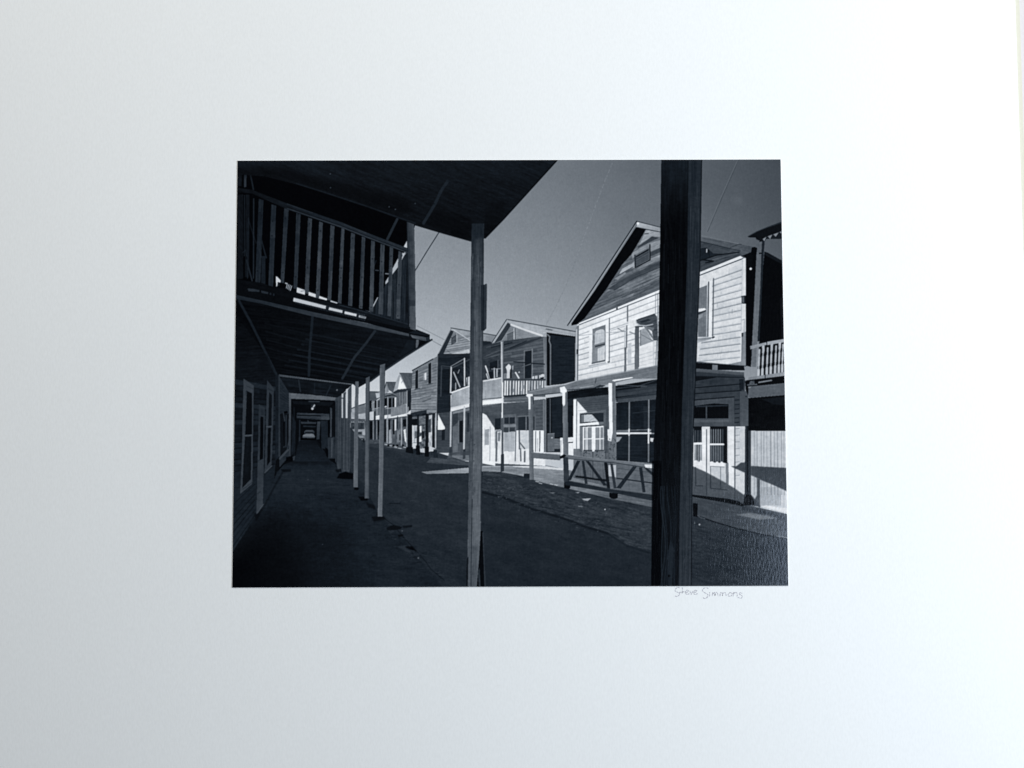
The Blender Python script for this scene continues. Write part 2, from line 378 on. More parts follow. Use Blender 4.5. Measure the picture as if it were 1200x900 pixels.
    P(36, 372, 390, 458, 382, 458, 542, 372, 542); P(38, 474, 384, 500, 382, 500, 542, 474, 542); L(115, 1.0, 466, 382, 466, 545); L(110, 1.1, 365, 380, 500, 372)
    P(205, 395, 550, 500, 548, 500, 760, 400, 765, tex=(10, 0, 2, 2)); L(92, 1.8, 118, 560, 116, 690); L(100, 2.2, 120, 690, 115, 900); L(92, 1.8, 385, 545, 388, 760); L(88, 1.5, 395, 690, 448, 758); L(98, 1.6, 400, 760, 404, 900); L(92, 1.8, 450, 790, 448, 910); L(110, 1.3, 345, 500, 338, 900)
    P(82, 552, 190, 690, 175, 690, 545, 552, 545, tex=(5, 0, 8, 1.2)); ROWS(50, .8, 8, (580, 205, 665, 200), (580, 535, 665, 530), al=.7); P(102, 662, 185, 695, 182, 698, 800, 668, 800); L(125, .8, 668, 190, 668, 790); P(95, 552, 350, 580, 350, 580, 545, 552, 545); P(35, 548, 380, 564, 380, 562, 540, 548, 540)
    P(238, 552, 550, 672, 548, 672, 796, 552, 792); P(88, 620, 550, 634, 550, 630, 795, 618, 795); L(100, 1.0, 578, 555, 576, 790); L(120, .8, 600, 640, 600, 790, a=.5)
    EL('printed_porch_post', 'white post under the picket balcony')
    F(570, 360, 10)
    P(('y', 145, 165), 168, 405, 200, 400, 195, 900, 175, 900); L(205, 1.0, 176, 410, 180, 880); L(60, .7, 200, 410, 198, 880)
    F(570, 450, 10)
    P(235, 180, -20, 196, -20, 192, 400, 178, 400); P(82, 176, 400, 198, 395, 202, 900, 176, 900); P(44, 172, 825, 206, 820, 208, 1020, 165, 1035)
    # dark alley next to it
    EL('printed_alley', 'dark alley with a box between two houses')
    P(20, 700, 165, 1030, 120, 1030, 640, 895, 640, 860, 800, 700, 800, tex=(6, 0, 8, 1.2)); P(42, 735, 160, 1025, 130, 1025, 250, 740, 250, a=.35)
    P(28, 770, 175, 890, 170, 890, 620, 770, 620, a=.8, tex=(6, 0, 9, 1.1)); L(82, 1.2, 748, 175, 748, 570); L(10, .9, 760, 175, 760, 570)
    P(96, 715, 582, 796, 578, 796, 790, 712, 795, tex=(8, 90, 5, 2)); L(140, .8, 718, 584, 796, 580); DOT(190, .9, 768, 630)
    P(105, 796, 640, 870, 640, 870, 760, 796, 760, tex=(24, 4, 10, 1)); P(30, 796, 760, 880, 765, 880, 800, 796, 800); P(235, 862, 632, 1030, 622, 1030, 840, 870, 840, tex=(14, 90, 5, 2)); P(22, 962, 680, 1014, 678, 1014, 690, 962, 692); P(200, 862, 660, 885, 660, 885, 810, 870, 812)

def draw_big_house():
    F(660, 250, 10)
    EL('printed_house', 'big clapboard house with weathered dark gable and white front')
    # gable boards
    P(('x', 92, 108), 965, 185, 1150, 225, 1150, 910, 1110, 900, 190, 1290, 250, 1230, 505, 885, 690, 600, 800, 478, tex=[(22, -27, 22, 1.5), (20, -26, 9, .9), (9, -25, 4, .6)])
    BOARDS(17, (850, 450, 1150, 310), (215, 1290, 1150, 905), .24, 3, 40, 190, 35)
    P(150, 965, 195, 1150, 222, 1150, 275, 1040, 268, 890, 370, 930, 290, tex=(22, -26, 8, 1)); P(52, 870, 395, 1040, 272, 1125, 285, 1050, 320, 880, 405); L(40, .9, 955, 240, 1000, 238)
    P(150, 800, 470, 1000, 350, 1150, 310, 1150, 395, 1020, 450, 840, 500, 810, 540, a=.75, tex=(22, -27, 8, 1))
    P(58, 1020, 460, 1150, 395, 1150, 445, 1020, 505, a=.9); P(168, 690, 650, 830, 575, 832, 615, 655, 715, tex=(12, -27, 6, 1)); P(70, 700, 690, 840, 640, 800, 670, 640, 745, a=.8); P(160, 1020, 530, 1150, 480, 1150, 540, 850, 660, a=.5)
    P(62, 515, 890, 700, 770, 1150, 550, 1150, 615, 850, 745, 600, 895, a=.9, tex=(12, -26, 10, 1)); P(135, 640, 880, 900, 750, 1150, 660, 1150, 720, 760, 890, a=.5, tex=(14, -26, 10, 1)); P(140, 600, 770, 720, 690, 740, 700, 640, 780, a=.8)
    L(45, .9, 600, 900, 860, 745, 1150, 625); L(180, .8, 1020, 540, 1150, 485, a=.7)
    for _ in range(36):
        t = random.random(); x = 560 + t * 480; y = 1140 - t * 520 + random.uniform(-40, 230) * (1 - .4 * t); n = random.uniform(50, 230)
        if y < 1180 - (x - 190) * .40: L(random.choice((55, 60, 70, 150, 160)), .8, x, y, x + n, y - n * .45, a=.45)
    # vent
    P(105, 838, 490, 1016, 388, 1020, 540, 838, 636); P(24, 850, 500, 1003, 412, 1003, 540, 850, 620); ROWS(120, .7, 8, (855, 510, 1000, 428), (855, 618, 1000, 540), al=.8, jit=.1); L(12, 1.3, 1016, 368, 1018, 545); L(16, 1.2, 840, 490, 845, 635, 1015, 548)
    P(165, 815, 575, 838, 560, 838, 640, 815, 640, a=.7)
    # rake soffit and barge board
    P(('x', 185, 140), 868, 96, 1150, 165, 1150, 222, 860, 163, tex=(8, 12, 8, 1)); L(45, .9, 865, 94, 1150, 166); L(40, .8, 865, 163, 1150, 222); DOT(235, 1.4, 876, 118)
    P(6, 852, 163, 970, 188, 870, 362, 800, 480, 690, 602, 505, 888, 250, 1232, 165, 1300, 75, 1320, 370, 905)
    L(150, 1.6, 858, 108, 348, 905, 65, 1312); L(24, 1.2, 862, 93, 335, 898, 52, 1312); P(150, 60, 1305, 98, 1275, 98, 1325, 62, 1330)
    # white front, upper storey
    F(660, 340, 10)
    P(('y', 238, 228), 165, 405, 1160, 20, 1160, 950, 165, 1075, tex=[(5, -14, 14, 2), (4, 90, 8, 3)])
    BOARDS(11, (180, 410, 1150, 20), (180, 1060, 1150, 870), .08, 2, 90, 255, 160)
    ROWS(160, .9, 11, (180, 410, 1150, 20), (180, 1060, 1150, 870), al=.75, jit=.3)
    for _ in range(30):
        x = random.uniform(190, 1090); y = 1080 - (x - 180) * .2 - random.uniform(10, 600); L(random.choice((165, 185, 150)), .8, x, y, x + random.uniform(-3, 3), y + random.uniform(8, 40), a=.35)
    P(240, 185, 383, 1160, -18, 1160, 18, 190, 402); L(88, 1.0, 190, 405, 1160, 22); L(60, .9, 185, 380, 1160, -22, a=.8); P(50, 620, 208, 640, 198, 640, 225, 622, 232)
    P(('y', 120, 160), 148, 440, 178, 405, 172, 905, 170, 1075, 140, 1075); L(205, .9, 158, 460, 152, 1060); L(85, 1.0, 178, 420, 170, 1060); P(30, 158, 695, 174, 690, 174, 748, 158, 750)
    # first window
    P(236, 305, 470, 345, 440, 335, 880, 300, 895); P(236, 497, 380, 535, 345, 530, 850, 497, 850); P(('y', 110, 140), 345, 455, 498, 405, 498, 835, 335, 865)
    P(196, 372, 500, 385, 478, 440, 458, 470, 460, 486, 480, 486, 605, 368, 640, tex=(14, 90, 8, .9)); P(58, 372, 652, 490, 622, 490, 640, 375, 672); P(206, 405, 685, 490, 650, 486, 825, 402, 832, tex=(16, 90, 9, 1)); P(140, 372, 690, 404, 685, 400, 830, 368, 835); P(85, 335, 850, 490, 815, 490, 832, 335, 866)
    L(105, 1.2, 541, 330, 540, 840); P(60, 518, 838, 546, 830, 546, 848, 520, 850); L(155, 1.0, 300, 890, 500, 850)
    # pipe, brackets, wire
    L(72, 1.1, 756, 182, 755, 365); L(150, 1.0, 748, 185, 748, 360, a=.6); L(95, 1.4, 745, 415, 742, 670); P(195, 715, 440, 735, 435, 728, 700, 712, 710); P(100, 718, 672, 742, 668, 738, 960, 714, 960); P(196, 755, 630, 800, 615, 800, 860, 755, 870, tex=(14, 0, 3, 3))
    L(105, .9, 640, 445, 690, 480, 742, 486); L(48, 1.4, 780, 490, 842, 515); L(165, .7, 180, 535, 480, 500, 742, 484); L(150, .8, 560, 475, 760, 410, a=.7); P(228, 765, 370, 870, 330, 870, 365, 765, 405)
    # column, hood and door of the upper porch
    P(232, 755, 430, 842, 420, 842, 520, 755, 500, a=.5); P(150, 885, 430, 1100, 300, 1100, 900, 882, 900, a=.12)
    P(158, 905, 465, 960, 445, 1050, 600, 905, 655, tex=(8, -12, 8, 2)); L(90, .9, 905, 470, 905, 650); L(110, .8, 915, 520, 1060, 600); P(236, 888, 660, 1050, 605, 1050, 640, 888, 690); P(225, 885, 690, 1050, 640, 1050, 905, 882, 905); ROWS(185, .7, 4, (890, 720, 1045, 675), (890, 890, 1045, 850), al=.7)
    L(150, 1.0, 1085, 40, 1080, 300, a=.8); L(130, 1.0, 1095, 600, 1085, 900); P(205, 1052, 600, 1070, 595, 1065, 900, 1050, 905); L(110, .8, 1108, 40, 1105, 900)
    P(('y', 84, 108), 842, 432, 887, 426, 884, 960, 836, 960); L(60, .8, 884, 430, 884, 900); L(40, 1.2, 845, 430, 930, 425)
    P(66, 850, 360, 885, 335, 1070, 278, 1098, 305, 1110, 592, 1060, 590, 1040, 480, 960, 430, 890, 415, 860, 385, tex=(18, -12, 6, 1)); P(38, 890, 370, 1000, 335, 1020, 355, 920, 385); P(110, 955, 425, 1070, 440, 1050, 480); P(120, 940, 420, 1060, 590, 1050, 540, 985, 440); L(175, 1.2, 855, 360, 862, 388, 900, 412, 970, 418, 1050, 400); L(40, .9, 860, 352, 1070, 280)
    # porch roof
    F(660, 420, 10)
    EL('printed_porch_roof', 'sagging porch roof of the big house')
    P(('x', 122, 108), -430, 390, -40, 315, 20, 310, 170, 262, 720, 160, 1160, 65, 1160, 235, 800, 240, 545, 300, 350, 345, 20, 372, -20, 400, -200, 425, -400, 435, tex=[(10, -12, 12, 1.5), (6, 0, 3, 2)])
    L(165, .8, 165, 262, 720, 160, 1160, 68, a=.8); L(155, .8, -420, 395, -20, 318, a=.7); L(92, 1.2, 100, 330, 540, 240, 1100, 130, a=.5); L(70, 1.2, 375, 290, 385, 240); L(150, 1.5, 200, 345, 350, 320); P(40, 350, 345, 430, 310, 500, 320, 460, 335, 355, 350); L(40, 1.0, 20, 375, 350, 348); L(50, 1, -400, 440, -20, 402); P(145, -300, 350, -80, 318, -80, 345, -320, 385, a=.45)
    EL('printed_house', 'big clapboard house with weathered dark gable and white front')
    # shaded lower front
    P(16, 40, 385, 340, 350, 530, 335, 1160, 235, 1160, 480, 600, 480, 530, 430, 160, 465, 40, 475, tex=(8, -6, 10, 1.1))
    P(44, 610, 345, 1160, 290, 1160, 480, 620, 515, tex=(12, -7, 16, 1.2)); L(90, 1.1, 640, 310, 980, 330, a=.6); L(14, 1.6, 620, 370, 900, 335); L(14, 1.4, 610, 460, 1160, 380); L(70, 1.0, 870, 330, 1100, 250, a=.7); P(62, 630, 410, 1160, 345, 1160, 400, 640, 450, a=.6); P(72, 640, 480, 1160, 420, 1160, 480, 640, 520, a=.8)
    P(('y', 70, 84), 160, 465, 530, 425, 530, 1500, 120, 1400, 120, 470, tex=[(7, -2, 12, 1.2), (5, 0, 3, 2)]); ROWS(48, .7, 6, (200, 480, 525, 455), (290, 625, 525, 600), al=.5)
    P(240, 120, 482, 155, 478, 155, 1060, 115, 1060); P(160, 155, 560, 165, 560, 165, 1060, 155, 1060); L(115, 1.0, 158, 560, 156, 1060)
    P(232, 165, 498, 285, 635, 200, 645, 195, 1060, 160, 1060, tex=(6, 0, 3, 2)); L(200, .7, 175, 610, 270, 612)
    P(90, 195, 645, 500, 600, 500, 1500, 195, 1400, tex=(6, 90, 9, 1.5)); P(34, 205, 652, 472, 635, 472, 742, 205, 762); P(188, 240, 660, 335, 655, 410, 738, 240, 746, tex=(22, -30, 5, 1.2)); P(110, 210, 660, 236, 658, 236, 750, 210, 755); P(244, 195, 765, 412, 742, 420, 775, 190, 790); P(105, 415, 745, 472, 742, 472, 770, 420, 775)
    P(60, 195, 790, 475, 780, 475, 800, 230, 808); P(238, 230, 805, 475, 790, 475, 1100, 230, 1100)
    for x0 in (245, 378):
        P(165, x0, 812, x0 + 90, 806, x0 + 90, 1075, x0, 1080)
        for k in range(6): L(random.choice((88, 105, 235)), .9, x0 + 8 + k * 15, 812, x0 + 8 + k * 15, 1070, a=.85)
        for k in range(7): L(35, 1.3, x0 - 2 + k * 15, 1078, x0 - 2 + k * 15, 1095 - (k % 2) * 10)
        L(240, 1.2, x0 - 5, 945, x0 + 95, 940)
    P(112, 195, 800, 230, 805, 230, 1100, 195, 1060); P(('y', 112, 88), 120, 1062, 195, 1062, 195, 1400, 120, 1380, tex=(10, 90, 12, 1))
    P(('y', 112, 84), 195, 1095, 520, 1085, 520, 1440, 195, 1390, tex=[(12, 90, 14, 1.2), (9, 0, 2, 2)]); L(60, 1.0, 347, 1100, 347, 1410); L(60, 1.0, 500, 800, 500, 1430); L(88, .8, 235, 1110, 235, 1400)
    for _ in range(26): DOT(40, .6, random.uniform(230, 600), random.uniform(1085, 1170), a=.8)
    # big shop window
    P(('y', 20, 36), 620, 520, 1160, 475, 1160, 1260, 620, 1210, tex=[(5, 0, 9, 1), (4, 90, 20, 3)]); L(80, .9, 820, 640, 1080, 610, a=.35); P(60, 940, 560, 985, 560, 985, 830, 945, 830, a=.25)
    P(26, 640, 1000, 720, 930, 960, 900, 1080, 960, 1160, 1000, 1160, 1260, 640, 1205, tex=(8, 0, 14, .9))
    P(('x', 120, 170), 622, 842, 1030, 830, 1030, 855, 622, 865, a=.8); P(30, 780, 845, 990, 838, 990, 862, 780, 868, a=.8); P(225, 622, 868, 1035, 868, 1035, 886, 622, 890); P(140, 1035, 872, 1075, 872, 1075, 886, 1035, 886); P(150, 625, 920, 690, 920, 655, 970, 625, 985); P(210, 1020, 930, 1060, 935, 1050, 980, 1020, 970)
    L(118, 1.6, 775, 515, 771, 1200); L(122, 1.6, 1003, 488, 1000, 1210); L(225, 1.5, 772, 830, 771, 900); L(235, 1.8, 1001, 830, 1000, 990)
    P(98, 620, 1212, 1160, 1262, 1160, 1680, 620, 1560, tex=[(7, 3, 14, 1.2), (6, 0, 4, 2)]); L(60, .9, 640, 1290, 1160, 1350, a=.6); L(70, .8, 640, 1350, 1160, 1400, a=.5); L(26, 1.3, 630, 1405, 1160, 1475)

def draw_house_right():
    F(810, 250, 10)
    EL('printed_house', 'big clapboard house with weathered dark gable and white front')
    P(('x', 88, 74), 40, 262, 150, 268, 560, 358, 720, 390, 700, 470, 590, 520, 570, 440, 40, 340, tex=[(10, 13, 18, 1), (6, 0, 4, 2)]); L(125, .8, 120, 264, 560, 358, a=.7); L(30, 1.0, 40, 318, 130, 336, 575, 441); L(48, .9, 460, 400, 560, 362, 590, 365); L(48, .8, 130, 290, 360, 335, a=.5)
    P(60, 30, 340, 130, 340, 570, 442, 590, 480, 580, 505, 30, 720, tex=[(14, -22, 8, 1), (8, 0, 4, 2)]); P(26, 100, 410, 190, 400, 400, 470, 180, 530, 60, 560); P(66, 180, 400, 330, 405, 440, 450, 400, 475, 260, 470, a=.9); L(14, 1.2, 90, 560, 300, 490, 560, 455); L(98, 1.0, 250, 545, 540, 470, a=.7); L(90, .8, 120, 640, 420, 530, a=.6); L(190, 1.2, 183, 420, 181, 455); L(15, 1.0, 205, 430, 215, 520); L(15, 1.5, 140, 545, 260, 560, 170, 580)
    P(216, 40, 715, 600, 525, 665, 530, 640, 1785, 40, 1740, tex=[(5, -14, 14, 2), (4, 90, 6, 3)])
    P(226, 60, 705, 575, 498, 610, 520, 60, 735); L(50, 1.0, 60, 742, 605, 530)
    BOARDS(14, (270, 710, 595, 585), (80, 1740, 570, 1690), .08, 2, 90, 250, 130)
    ROWS(130, .9, 14, (270, 710, 595, 585), (80, 1740, 570, 1690), al=.75, jit=.25)
    for _ in range(20):
        x = random.uniform(270, 580); y = random.uniform(800, 1700); L(random.choice((140, 160)), .8, x, y, x + random.uniform(-3, 3), y + random.uniform(10, 50), a=.35)
    P(218, 600, 530, 665, 530, 655, 1400, 590, 1380, a=.85); L(165, .8, 600, 540, 585, 1380, a=.6)
    P(132, 598, 1405, 640, 1385, 640, 1785, 420, 1770, 590, 1735); P(45, 590, 1402, 612, 1398, 608, 1445, 590, 1450); L(95, 1, 598, 1450, 590, 1735, a=.8); L(150, .8, 600, 1250, 625, 1240, 620, 1400)
    P(55, 588, 968, 640, 962, 640, 1060, 590, 1058); P(18, 625, 965, 642, 962, 642, 1060, 622, 1060); P(105, 600, 985, 616, 980, 616, 1045, 600, 1045, a=.8)
    # its right-hand window
    P(('y', 108, 128), 85, 880, 190, 840, 200, 1450, 80, 1450, tex=(12, 90, 14, .9)); P(225, 85, 1118, 160, 1110, 178, 1128, 120, 1150, 85, 1155); P(48, 85, 1160, 175, 1132, 172, 1150, 85, 1188); P(150, 90, 1195, 140, 1175, 130, 1215, 88, 1240, a=.8); P(98, 90, 1240, 175, 1200, 175, 1440, 82, 1440, a=.7, tex=(12, -10, 6, 2))
    P(228, 208, 800, 245, 775, 240, 1450, 202, 1450); L(50, 1.2, 205, 805, 195, 1440); L(190, .9, 190, 830, 184, 1440); L(92, 1.4, 262, 765, 252, 1440); P(40, 240, 1452, 270, 1440, 280, 1452, 250, 1470); ROWS(120, .8, 4, (80, 1455, 240, 1450), (80, 1510, 230, 1470), al=.8)
    L(60, 1.2, 60, 1742, 350, 1768, 640, 1790)
    # lower part
    F(805, 420, 9.576)
    P(12, 60, 45, 640, 85, 650, 135, 60, 125); P(118, 285, 70, 345, 75, 345, 140, 285, 130); P(('y', 92, 66), 60, 110, 640, 155, 640, 192, 60, 145); P(45, 60, 145, 640, 192, 650, 230, 60, 205); P(14, 60, 205, 330, 212, 300, 225, 60, 270); L(18, 1.2, 60, 200, 640, 215)
    P(('y', 46, 58), 60, 262, 330, 215, 650, 218, 660, 770, 60, 770, tex=[(6, -3, 12, 1.3), (4, 0, 4, 2)]); L(14, 1.1, 60, 332, 600, 288); L(14, 1.1, 60, 398, 610, 360); L(14, 1.1, 60, 468, 530, 432); P(12, 585, 235, 635, 232, 635, 350, 590, 355, a=.7)
    P(70, 60, 475, 525, 440, 530, 770, 60, 770, tex=(5, 90, 10, 2)); P(8, 60, 535, 300, 505, 466, 515, 466, 672, 60, 672); P(66, 211, 530, 228, 530, 228, 672, 211, 672); P(48, 100, 530, 460, 522, 460, 535, 100, 548, a=.8); P(84, 60, 690, 470, 688, 470, 715, 60, 718)
    for k in range(6): L(22, 1.0, 538, 470 + k * 50, 585, 466 + k * 50)
    P(('y', 66, 84), 597, 372, 660, 368, 690, 400, 690, 860, 655, 775, 597, 775, tex=(6, 90, 16, 1)); DOT(20, .9, 664, 428)
    # sunlit ground storey
    F(800, 510, 9.18)
    P(('x', 222, 205), 100, -92, 670, -95, 670, 750, 100, 660, tex=[(5, 90, 12, 2)])
    P(14, 120, -95, 205, -95, 205, 75, 120, 80); P(12, 293, -95, 480, -95, 482, 300, 293, 290)
    for k in range(5): L(60 if k % 2 else 120, .9, 135 + k * 15, -50, 133 + k * 15, 75, a=.7)
    P(150, 125, 100, 207, 95, 207, 280, 125, 280, tex=(20, 90, 8, 1)); L(35, 1.2, 155, 100, 155, 265); L(60, 1.2, 178, 60, 178, 280); P(244, 122, 82, 208, 78, 208, 100, 122, 102); P(232, 120, 275, 148, 268, 170, 300, 190, 270, 208, 275, 208, 325, 120, 320)
    for k in range(6): L(135 if k < 5 else 70, 1.3, 306 + k * 25, -60, 306 + k * 25, 285, a=.85)
    P(95, 300, 105, 440, 105, 440, 285, 300, 285, a=.4); P(244, 293, 88, 445, 90, 445, 108, 293, 108); P(150, 445, 96, 482, 98, 482, 106, 445, 106); P(240, 293, 285, 320, 282, 345, 302, 370, 282, 395, 302, 418, 282, 445, 300, 450, 345, 293, 345)
    P(14, 450, -80, 480, -80, 478, 300, 452, 290); P(232, 210, -60, 252, -65, 252, 400, 210, 390); P(228, 262, -60, 292, -65, 292, 420, 262, 405); L(95, 1.2, 257, -60, 257, 640)
    P(195, 295, 335, 455, 345, 462, 515, 295, 440, a=.7); L(120, .9, 300, 335, 300, 450); L(120, .9, 408, 340, 408, 490); L(130, .8, 300, 335, 450, 342)
    P(118, 462, 300, 492, 300, 498, 560, 465, 520); P(232, 497, -90, 552, -90, 552, 550, 497, 545); L(92, 1.3, 562, -90, 562, 690)
    for k in range(8): L(140, .8, 570, -70 + k * 72, 610, -74 + k * 72, a=.8)
    P(76, 60, 312, 250, 395, 460, 510, 560, 572, 668, 648, 668, 760, 60, 660, tex=(6, 90, 10, 2), soft=.35)
    P(60, 520, 335, 575, 335, 625, 295, 670, 295, 670, 405, 560, 355, soft=.5)
    L(38, .9, 140, 345, 140, 545, 215, 545); L(40, .9, 300, 430, 300, 570, 480, 590); L(50, 1.1, 257, 420, 257, 640); L(45, 1.0, 408, 500, 408, 580); L(52, 1.2, 562, 575, 562, 690)
    P(('x', 14, 10), 60, 632, 120, 640, 500, 685, 610, 712, 660, 750, 640, 765, 480, 730, 120, 665, 60, 650)
    EL('printed_fence', 'sunlit board fence at the right edge, crossed by shadow')
    P(('x', 188, 205), 730, -50, 1110, -45, 1130, 850, 735, 760, tex=[(12, 90, 40, 1.3), (8, 90, 12, .8)])
    for x in (768, 800, 845, 870, 905, 948, 985, 1020, 1062, 1090): L(130 if x != 948 else 70, .8, x, -40, x + 4, 640, a=.65)
    for x in range(845, 1060, 17): L(120, .9, x, 560, x, 750, a=.6)
    P(62, 735, 330, 900, 340, 1125, 352, 1125, 605, 960, 530, 850, 485, 735, 430, tex=(7, 90, 20, 1.2), soft=.5); P(72, 797, 455, 832, 470, 832, 800, 770, 700, 800, 640, soft=.4); P(58, 735, 640, 780, 690, 840, 770, 735, 760, soft=.5)
    P(225, 840, 765, 900, 755, 1125, 790, 1128, 835, 1060, 822, soft=.25)
    EL('printed_porch_post', 'dark post by the board fence at the right edge')
    P(44, 672, -100, 735, -100, 735, 690, 665, 690, tex=(7, 90, 22, 1)); P(18, 690, -100, 706, -100, 706, 690, 690, 690); P(10, 665, 640, 735, 640, 770, 700, 770, 750, 650, 760)
    # balcony house at the right edge
    F(810, 250, 10)
    EL('printed_house', 'dark house with a turned-baluster balcony at the right edge')
    P(5, 640, 480, 700, 465, 710, 400, 740, 392, 772, 405, 772, 480, 760, 900, 700, 1800, 640, 1785); P(8, 590, 500, 712, 450, 712, 620, 660, 620, 662, 530); DOT(225, 1.4, 697, 650)
    P(5, 858, 448, 900, 462, 1062, 552, 1100, 1500, 1110, 2000, 770, 2000, 800, 1480, 820, 900); P(22, 860, 448, 1062, 552, 1070, 600, 870, 490, a=.7); P(20, 1040, 1000, 1080, 980, 1085, 1500, 1060, 1480, a=.6)
    P(12, 660, 272, 770, 210, 900, 155, 1062, 98, 1062, 210, 950, 248, 835, 300, 830, 330, 795, 360, 800, 320, 765, 305, 755, 285, 690, 285); L(52, 1.0, 670, 268, 770, 212, 900, 160, 1060, 110, a=.7); P(20, 835, 300, 950, 250, 1062, 215, 1062, 300, 880, 300, 860, 330, 830, 330)
    for q in ((838, 300, 880, 275, 858, 328), (898, 268, 950, 250, 925, 302), (962, 246, 1022, 228, 990, 276), (1035, 218, 1062, 208, 1060, 240)): P(128, *q)
    F(810, 250, 10)
    EL('printed_porch_post', 'slim balcony post near the right edge of the print')
    P(('y', 92, 112), 785, 340, 825, 330, 818, 600, 805, 900, 770, 1500, 760, 1800, 705, 1800, 715, 1500, 745, 900, 765, 480, 775, 400, tex=(5, 90, 20, 1)); P(28, 830, 330, 862, 330, 850, 470, 830, 900, 800, 1500, 775, 1500, 808, 900, 822, 480); P(15, 795, 460, 830, 460, 830, 478, 795, 478)
    F(810, 340, 10)
    EL('printed_balcony_railing', 'pale turned balusters at the right edge')
    P(('x', 140, 165), 690, 655, 880, 610, 886, 640, 695, 695); P(165, 890, 605, 1100, 570, 1100, 610, 890, 645)
    for i, x in enumerate((800, 845, 897, 943, 995, 1038, 1078)):
        t = x * .1; y0 = 690 - (x - 800) * .22; y1 = 990 - (x - 800) * .16; h = 1.0 if i % 2 else .8
        if i % 2: P(185, x - 14, y0 - 25, x + 16, y0 - 32, x + 14, y0 + 40, x - 12, y0 + 45)
        L(176, 2.6 * h, x, y0 + 10, x - 2, y0 + 50); L(172, 1.5, x, y0 + 50, x - 5, y0 + 100); L(180, 2.3, x - 4, y0 + 100, x - 8, y0 + 190); L(172, 1.5, x - 8, y0 + 180, x - 10, y0 + 245); L(182, 3.0, x - 10, y0 + 245, x - 12, y1 + 15)
    F(805, 420, 9.576)
    P(('x', 120, 150), 690, 213, 1095, 152, 1095, 195, 690, 246); L(20, .9, 878, 180, 878, 215)
    EL('printed_house', 'dark house with a turned-baluster balcony at the right edge')
    P(6, 660, 246, 1110, 195, 1110, 320, 690, 330, 660, 300); P(120, 800, 262, 950, 238, 960, 252, 800, 278); P(70, 705, 255, 755, 248, 760, 290, 700, 300, tex=(40, 30, 2, 1)); P(80, 660, 290, 790, 285, 790, 298, 660, 308)
    P(('y', 92, 82), 685, 318, 1110, 275, 1115, 410, 695, 442, tex=(6, -3, 10, 2)); P(130, 685, 318, 720, 314, 720, 325, 690, 335)
    P(6, 690, 444, 1115, 410, 1120, 815, 720, 812, 690, 812, tex=(4, 0, 9, 3)); P(26, 830, 455, 1110, 432, 1110, 530, 960, 510, a=.5); P(4, 650, 240, 690, 330, 690, 420, 660, 360)

